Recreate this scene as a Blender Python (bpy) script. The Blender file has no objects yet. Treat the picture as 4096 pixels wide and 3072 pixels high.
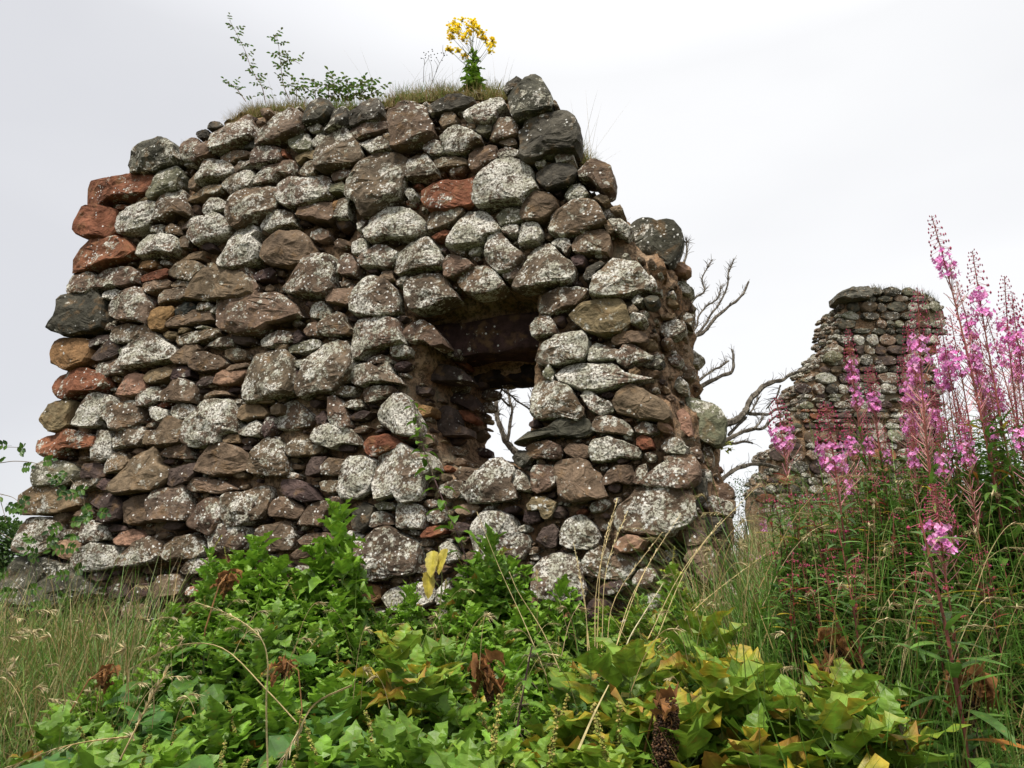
import bpy, bmesh, math, random
import numpy as np
from mathutils import Vector, Matrix, noise as mnoise
R = math.radians
SC = bpy.context.scene
COL = SC.collection
rng = random.Random(11)

# ------------------------------------------------------------------ camera, world, sun, exposure
CAM = Vector((0, 0, 1.6)); PITCH = R(15.5); FS = 2870.0      # focal length in pixels of a 4096 px wide frame
cd = bpy.data.cameras.new('camera'); cam = bpy.data.objects.new('camera', cd); COL.objects.link(cam)
cam.location = CAM; cam.rotation_euler = (R(90) + PITCH, 0, 0)
cd.sensor_width = 36; cd.lens = 36 * FS / 4096; cd.clip_start = .05; cd.clip_end = 2000
SC.camera = cam
SC.render.resolution_x = 1024; SC.render.resolution_y = 768
SC.view_settings.view_transform = 'Standard'; SC.view_settings.look = 'None'
SC.view_settings.exposure = 1.0; SC.view_settings.gamma = 1
SC.view_settings.use_curve_mapping = False
SUN_EL, SUN_AZ = R(64), R(208)          # azimuth measured from +Y clockwise: behind the camera, slightly left
W = bpy.data.worlds.new('World'); SC.world = W; W.use_nodes = True
nt = W.node_tree; nt.nodes.clear()
def N(t, **k):
    n = nt.nodes.new(t)
    for a, b in k.items(): setattr(n, a, b)
    return n
out = N('ShaderNodeOutputWorld'); sky = N('ShaderNodeTexSky', sky_type='NISHITA')
sky.sun_disc = False; sky.sun_elevation = SUN_EL; sky.sun_rotation = SUN_AZ
bg1 = N('ShaderNodeBackground'); bg1.inputs[1].default_value = .08
nt.links.new(sky.outputs[0], bg1.inputs[0])
tc = N('ShaderNodeTexCoord'); mp = N('ShaderNodeMapping'); mp.inputs['Scale'].default_value = (1.0, 1.0, 2.6)
mp.inputs['Rotation'].default_value = (0, R(22), 0)
nz = N('ShaderNodeTexNoise'); nz.inputs['Scale'].default_value = 1.15; nz.inputs['Detail'].default_value = 4; nz.inputs['Roughness'].default_value = .42
nt.links.new(tc.outputs['Generated'], mp.inputs[0]); nt.links.new(mp.outputs[0], nz.inputs[0])
sx = N('ShaderNodeSeparateXYZ'); nt.links.new(tc.outputs['Generated'], sx.inputs[0])
ma = N('ShaderNodeMath', operation='MULTIPLY_ADD'); ma.inputs[1].default_value = .38; nt.links.new(sx.outputs[0], ma.inputs[0]); nt.links.new(nz.outputs[0], ma.inputs[2])
cr = N('ShaderNodeValToRGB'); cr.color_ramp.elements[0].position = .22; cr.color_ramp.elements[0].color = (.385, .387, .402, 1)
cr.color_ramp.elements[1].position = .66; cr.color_ramp.elements[1].color = (.52, .52, .522, 1)
e = cr.color_ramp.elements.new(.42); e.color = (.44, .442, .452, 1)
nt.links.new(ma.outputs[0], cr.inputs[0])
bg2 = N('ShaderNodeBackground')           # an overcast sky is brightest overhead
zr = N('ShaderNodeMapRange'); nt.links.new(sx.outputs[2], zr.inputs[0])
for i_, q_ in enumerate((.62, 1.0, 1.0, 2.0)): zr.inputs[i_ + 1].default_value = q_
nt.links.new(zr.outputs[0], bg2.inputs[1])
nt.links.new(cr.outputs[0], bg2.inputs[0])
mx = N('ShaderNodeMixShader'); mx.inputs[0].default_value = .93
nt.links.new(bg1.outputs[0], mx.inputs[1]); nt.links.new(bg2.outputs[0], mx.inputs[2]); nt.links.new(mx.outputs[0], out.inputs[0])
sd = bpy.data.lights.new('sun', 'SUN'); sd.energy = 2.3; sd.angle = R(11); sd.color = (1, .94, .84)
sun = bpy.data.objects.new('sun', sd); COL.objects.link(sun)
sdir = Vector((math.sin(SUN_AZ) * math.cos(SUN_EL), math.cos(SUN_AZ) * math.cos(SUN_EL), math.sin(SUN_EL)))
sun.rotation_euler = sdir.to_track_quat('Z', 'Y').to_euler(); sun.location = (0, -5, 12)

# ------------------------------------------------------------------ helpers
FW = Vector((0, math.cos(PITCH), math.sin(PITCH))); UP = Vector((0, -math.sin(PITCH), math.cos(PITCH)))
def ray(px, py):                        # photo pixel (4096 wide) -> direction
    return Vector(((px - 2048) / FS, 0, 0)) + FW + UP * ((1536 - py) / FS)
def at(px, py, Y):                      # point on that ray at world depth Y
    d = ray(px, py); return CAM + d * (Y / d.y)
def full(px, py, Y): return at(px * 4096 / 2212, py * 4096 / 2212, Y)
def project(p):
    d = p - CAM; z = d.dot(FW); return (d.x / z * FS + 2048) * 2212 / 4096, (1536 - d.dot(UP) / z * FS) * 2212 / 4096
def sm(a, b, x):
    t = min(1, max(0, (x - a) / (b - a))); return t * t * (3 - 2 * t)

def tag(o, label=None, cat=None, group=None, kind=None):
    if label: o['label'] = label
    if cat: o['category'] = cat
    if group: o['group'] = group
    if kind: o['kind'] = kind
    return o
def empty(name, loc=(0, 0, 0)):
    o = bpy.data.objects.new(name, None); COL.objects.link(o); o.location = loc; o.empty_display_size = .1; return o
def mesh_obj(name, V, F, mat, parent=None, col=None, smooth=False):
    me = bpy.data.meshes.new(name); me.from_pydata([tuple(v) for v in V], [], F)
    if col is not None:
        at_ = me.attributes.new('col', 'FLOAT_COLOR', 'POINT'); at_.data.foreach_set('color', np.asarray(col, dtype=np.float32).ravel())
    if smooth: me.polygons.foreach_set('use_smooth', [True] * len(me.polygons))
    me.materials.append(mat); me.update()
    o = bpy.data.objects.new(name, me); COL.objects.link(o)
    if parent: o.parent = parent
    return o
class MB:
    def __init__(s): s.V = []; s.F = []; s.C = []
    def add(s, vs, fs, cs):
        b = len(s.V); s.V += vs; s.F += [tuple(i + b for i in f) for f in fs]
        s.C += cs if isinstance(cs, list) else [cs] * len(vs)
    def build(s, name, mat, parent=None, smooth=False):
        return mesh_obj(name, s.V, s.F, mat, parent, s.C, smooth)
    def tube(s, pts, r0, r1, c, n=4, jit=0):
        pts = [Vector(p) for p in pts]; vs = []; fs = []; m = len(pts)
        for i, p in enumerate(pts):
            d = (pts[min(i + 1, m - 1)] - pts[max(i - 1, 0)])
            if d.length < 1e-6: d = Vector((0, 0, 1))
            d.normalize(); a = d.cross(Vector((.3, .8, .2)));
            if a.length < .05: a = d.cross(Vector((1, 0, 0)))
            a.normalize(); b = d.cross(a); r = r0 + (r1 - r0) * i / (m - 1)
            if jit: r *= 1 + rng.uniform(-jit, jit)
            for k in range(n):
                t = 2 * math.pi * k / n; vs.append(p + (a * math.cos(t) + b * math.sin(t)) * r)
        for i in range(m - 1):
            for k in range(n): fs.append((i * n + k, i * n + (k + 1) % n, (i + 1) * n + (k + 1) % n, (i + 1) * n + k))
        fs.append(tuple(range(n))[::-1]); fs.append(tuple(range((m - 1) * n, m * n)))
        s.add(vs, fs, c)
    def leaf(s, base, d, L, Wd, prof, c, ce=None, droop=.6, fold=.25, wave=.0, up=None):
        # blade: midrib bending down, two half blades folded up from it, edge vertices follow prof
        d = Vector(d).normalized(); up = Vector(up or (0, 0, 1)); side = d.cross(up)
        if side.length < .05: side = d.cross(Vector((0, 1, 0)))
        side.normalize(); nn = side.cross(d).normalized()
        side = (side + nn * rng.uniform(-.35, .35)).normalized()
        n = len(prof); vs = []; cs = []; p = Vector(base); step = L / (n - 1); ce = ce or c
        for i, w in enumerate(prof):
            nn = side.cross(d).normalized(); hw = w * Wd * .5
            f = fold + wave * rng.uniform(-1, 1); f2 = fold + wave * rng.uniform(-1, 1)
            vs += [p + side * hw + nn * hw * f, p.copy(), p - side * hw + nn * hw * f2]
            cs += [ce, c, ce]
            d = (d - Vector((0, 0, droop / (n - 1)))).normalized(); p = p + d * step
        fs = []
        for i in range(n - 1):
            a = i * 3; fs += [(a, a + 1, a + 4, a + 3), (a + 1, a + 2, a + 5, a + 4)]
        s.add(vs, fs, cs)
    def blob(s, p, r, c):
        p = Vector(p); q = rng.uniform(0, 1.5)
        ax = [Vector((math.cos(q), math.sin(q), 0)), Vector((-math.sin(q), math.cos(q), 0)), Vector((0, 0, 1))]
        r2 = r if isinstance(r, tuple) else (r, r, r)
        vs = [p + ax[0] * r2[0], p - ax[0] * r2[0], p + ax[1] * r2[1], p - ax[1] * r2[1], p + ax[2] * r2[2], p - ax[2] * r2[2]]
        s.add(vs, [(0, 2, 4), (2, 1, 4), (1, 3, 4), (3, 0, 4), (2, 0, 5), (1, 2, 5), (3, 1, 5), (0, 3, 5)], c)
def vc(c, j=.12):
    k = 1 + rng.uniform(-j, j); return (c[0] * k * (1 + rng.uniform(-j, j) * .4), c[1] * k, c[2] * k * (1 + rng.uniform(-j, j) * .4), c[3] if len(c) > 3 else 1)
def curve(pts, n):                      # Catmull-Rom through pts
    P = [Vector(p) for p in pts]; P = [P[0] * 2 - P[1]] + P + [P[-1] * 2 - P[-2]]; o = []
    for i in range(1, len(P) - 2):
        a, b, c, d = P[i - 1:i + 3]
        for k in range(n):
            t = k / n; o.append(.5 * ((2 * b) + (c - a) * t + (2 * a - 5 * b + 4 * c - d) * t * t + (3 * b - a - 3 * c + d) * t ** 3))
    o.append(P[-2]); return o
def copy_tree(o, parent=None):
    c = o.copy(); COL.objects.link(c)
    if parent: c.parent = parent
    for ch in list(o.children): copy_tree(ch, c)
    return c

# ------------------------------------------------------------------ materials
class NT:
    def __init__(s, name):
        s.m = bpy.data.materials.new(name); s.m.use_nodes = True; s.t = s.m.node_tree; s.t.nodes.clear()
        s.out = s.n('ShaderNodeOutputMaterial'); s.pos = s.n('ShaderNodeNewGeometry').outputs['Position']
    def n(s, t, **k):
        x = s.t.nodes.new(t)
        for a, b in k.items(): setattr(x, a, b)
        return x
    def l(s, a, b): s.t.links.new(a, b)
    def put(s, sock, v):
        if isinstance(v, bpy.types.NodeSocket): s.l(v, sock)
        else: sock.default_value = v
    def noise(s, scale, detail=3, rough=.55, vec=None, dist=0):
        x = s.n('ShaderNodeTexNoise'); x.inputs['Scale'].default_value = scale; x.inputs['Detail'].default_value = detail
        x.inputs['Roughness'].default_value = rough; x.inputs['Distortion'].default_value = dist; s.l(vec or s.pos, x.inputs[0]); return x.outputs[0]
    def voro(s, scale, vec=None, feature='F1'):
        x = s.n('ShaderNodeTexVoronoi', feature=feature); x.inputs['Scale'].default_value = scale; s.l(vec or s.pos, x.inputs[0]); return x
    def math(s, op, a, b=0, c=0):
        x = s.n('ShaderNodeMath', operation=op)
        for i, v in enumerate((a, b, c)): s.put(x.inputs[i], v)
        return x.outputs[0]
    def rng(s, v, a, b, c=0, d=1, smooth=True):
        x = s.n('ShaderNodeMapRange', interpolation_type='SMOOTHSTEP' if smooth else 'LINEAR')
        for i, q in enumerate((v, a, b, c, d)): s.put(x.inputs[i], q)
        return x.outputs[0]
    def mix(s, f, a, b, blend='MIX'):
        x = s.n('ShaderNodeMix', data_type='RGBA', blend_type=blend); s.put(x.inputs[0], f); s.put(x.inputs[6], a); s.put(x.inputs[7], b); return x.outputs[2]
    def bump(s, h, strength, dist, prev=None):
        x = s.n('ShaderNodeBump'); x.inputs['Strength'].default_value = strength; x.inputs['Distance'].default_value = dist; s.l(h, x.inputs['Height'])
        if prev: s.l(prev, x.inputs['Normal'])
        return x.outputs[0]
    def bsdf(s, col, rough=.9, normal=None, spec=.25):
        b = s.n('ShaderNodeBsdfPrincipled'); s.put(b.inputs['Base Color'], col); s.put(b.inputs['Roughness'], rough)
        b.inputs['Specular IOR Level'].default_value = spec
        if normal: s.l(normal, b.inputs['Normal'])
        return b
def attr(t):
    a = t.n('ShaderNodeAttribute'); a.attribute_name = 'col'; return a
def rock_mat(name, fs=1.0):
    t = NT(name); a = attr(t); base = a.outputs['Color']; lich = a.outputs['Alpha']
    n1 = t.noise(4.5 * fs, 4); n2 = t.noise(19 * fs, 5, .65); pits = t.noise(70 * fs, 3, .7)
    k = t.math('MULTIPLY', t.rng(n1, .3, .7, .6, 1.15), t.rng(n2, .3, .7, .6, 1.25))
    c = t.mix(1, base, k, 'MULTIPLY')
    c = t.mix(t.rng(t.noise(11 * fs, 4), .52, .68, 0, .45), c, (.20, .12, .055, 1))       # rusty weathering
    l1 = t.noise(62 * fs, 4, .75); l2 = t.noise(5.5 * fs, 3, .5); l3 = t.noise(24 * fs, 3, .55)
    v = t.math('ADD', t.math('MULTIPLY', l1, .46), t.math('ADD', t.math('MULTIPLY', l2, .52), t.math('MULTIPLY', l3, .44)))
    v = t.math('MULTIPLY_ADD', lich, .27, v)
    m = t.rng(v, .868, .925)
    lc = t.mix(t.rng(t.noise(9 * fs, 2), .4, .62), (.40, .39, .31, 1), (.64, .615, .55, 1))
    lc = t.mix(t.rng(pits, .47, .57, 0, .9), lc, (.10, .08, .06, 1))
    c = t.mix(m, c, lc)
    vo = t.voro(36 * fs); spot = t.math('MULTIPLY', t.rng(vo.outputs['Distance'], .30, .20, 0, 1), t.rng(t.math('MULTIPLY_ADD', lich, .22, t.noise(8 * fs, 2)), .60, .66))
    sr = t.n('ShaderNodeSeparateColor'); t.l(vo.outputs['Color'], sr.inputs[0])
    spot = t.math('MULTIPLY', spot, t.rng(sr.outputs[0], .35, .4))
    c = t.mix(spot, c, (.66, .655, .62, 1))
    v3 = t.voro(15 * fs); s3 = t.n('ShaderNodeSeparateColor'); t.l(v3.outputs['Color'], s3.inputs[0])   # larger pale rosettes with a ragged rim
    dd = t.math('ADD', v3.outputs['Distance'], t.math('MULTIPLY', t.noise(80 * fs, 2), .35))
    ros = t.math('MULTIPLY', t.rng(dd, .50, .42), t.math('MULTIPLY', t.rng(s3.outputs[0], .55, .6), t.rng(t.math('MULTIPLY_ADD', lich, .3, l2), .60, .68)))
    c = t.mix(t.math('MULTIPLY', ros, .9), c, t.mix(t.rng(pits, .45, .6), (.62, .61, .54, 1), (.22, .21, .16, 1)))
    nb = t.bump(n2, .7, .03 / fs); nb = t.bump(pits, .8, .008 / fs, nb); nb = t.bump(m, .35, .004, nb)
    b = t.bsdf(c, .92, nb, .15); t.l(b.outputs[0], t.out.inputs[0]); return t.m
def mortar_mat():
    t = NT('lime_mortar'); n1 = t.noise(6, 5, .6); n2 = t.noise(34, 5, .7); n3 = t.noise(2.2, 3)
    c = t.mix(t.rng(n1, .35, .65), (.30, .175, .095, 1), (.48, .335, .215, 1))
    c = t.mix(t.rng(n2, .42, .6, 0, .85), c, (.10, .07, .045, 1))
    c = t.mix(t.rng(n3, .55, .68, 0, .6), c, (.30, .27, .20, 1))
    c = t.mix(t.rng(t.voro(60).outputs['Distance'], .22, .12, 0, .5), c, (.48, .42, .33, 1))
    nb = t.bump(n2, 1, .03); nb = t.bump(t.noise(110, 3, .7), .8, .01, nb)
    b = t.bsdf(c, .97, nb, .08); t.l(b.outputs[0], t.out.inputs[0]); return t.m
def leaf_mat(name, trans=.3, rough=.5, spec=.3, spotty=0):
    t = NT(name); a = attr(t); c = a.outputs['Color']
    k = t.rng(t.noise(30, 3), .3, .7, .72, 1.28); c = t.mix(1, c, k, 'MULTIPLY')
    if spotty: c = t.mix(t.rng(t.noise(55, 3, .6), .60, .70, 0, spotty), c, (.28, .11, .03, 1))
    nb = t.bump(t.noise(120, 2), .35, .004)
    b = t.bsdf(c, rough, nb, spec); tr = t.n('ShaderNodeBsdfTranslucent'); t.l(c, tr.inputs[0])
    m = t.n('ShaderNodeMixShader'); m.inputs[0].default_value = trans; t.l(b.outputs[0], m.inputs[1]); t.l(tr.outputs[0], m.inputs[2])
    t.l(m.outputs[0], t.out.inputs[0]); return t.m
def ground_mat():
    t = NT('earth_and_turf'); n = t.noise(3, 6, .6); n2 = t.noise(40, 4, .7)
    c = t.mix(t.rng(n, .4, .62), (.035, .028, .016, 1), (.05, .06, .018, 1)); c = t.mix(t.rng(n2, .5, .65, 0, .7), c, (.12, .10, .04, 1))
    b = t.bsdf(c, 1, t.bump(n2, 1, .04), .05); t.l(b.outputs[0], t.out.inputs[0]); return t.m
def bark_mat():
    t = NT('dead_bark'); mp_ = t.n('ShaderNodeMapping'); mp_.inputs['Scale'].default_value = (1, 1, .5); t.l(t.pos, mp_.inputs[0])
    n = t.noise(45, 4, .7, mp_.outputs[0]); n2 = t.noise(9, 3)
    c = t.mix(t.rng(n, .4, .62), (.19, .165, .13, 1), (.035, .03, .024, 1)); c = t.mix(t.rng(n2, .45, .6, 0, .75), c, (.07, .058, .045, 1))
    b = t.bsdf(c, .9, t.bump(n, .8, .01), .15); t.l(b.outputs[0], t.out.inputs[0]); return t.m
ROCK = rock_mat('lichened_rock'); MORTAR = mortar_mat()
LEAF = leaf_mat('leaf', .3, .45, .35, .35); DRY = leaf_mat('dry_plant', .25, .8, .1); PETAL = leaf_mat('petal', .35, .6, .2); STEM = leaf_mat('stem', .05, .6, .3)
GROUND = ground_mat(); BARK = bark_mat()

# ------------------------------------------------------------------ terrain
def gz(x, y):
    z = 1.38 * sm(-.3, 4.3, y) ** 1.0
    z += .42 * sm(.7, 2.4, x) * sm(1.6, 3.4, y)
    z -= .12 * sm(-.5, -3.5, x) * sm(1, 4, y)
    z += .30 * sm(9, 40, y) + .0006 * max(0, y - 40)
    return z
def ground():
    xs = sorted(set([round(-6 + .15 * i, 3) for i in range(81)] + [s * v for v in (8, 11, 16, 25, 40, 70, 130, 250, 500, 900) for s in (-1, 1)]))
    ys = sorted(set([round(-3 + .15 * i, 3) for i in range(80)] + [-900, -400, -150, -60, -25, -10, -5, 10, 12, 15, 20, 28, 40, 60, 100, 170, 300, 550, 950]))
    V = []; F = []
    for y in ys:
        for x in xs:
            d = .05 * mnoise.fractal(Vector((x * 1.3, y * 1.3, 0)), 1, 2, 4) if abs(x) < 30 and abs(y) < 30 else 0
            V.append((x, y, gz(x, y) + d))
    n = len(xs)
    for j in range(len(ys) - 1):
        for i in range(n - 1): F.append((j * n + i, j * n + i + 1, (j + 1) * n + i + 1, (j + 1) * n + i))
    tag(mesh_obj('ground', V, F, GROUND, smooth=True), 'earth and turf bank rising to the ruined wall', kind='structure')
ground()
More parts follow.
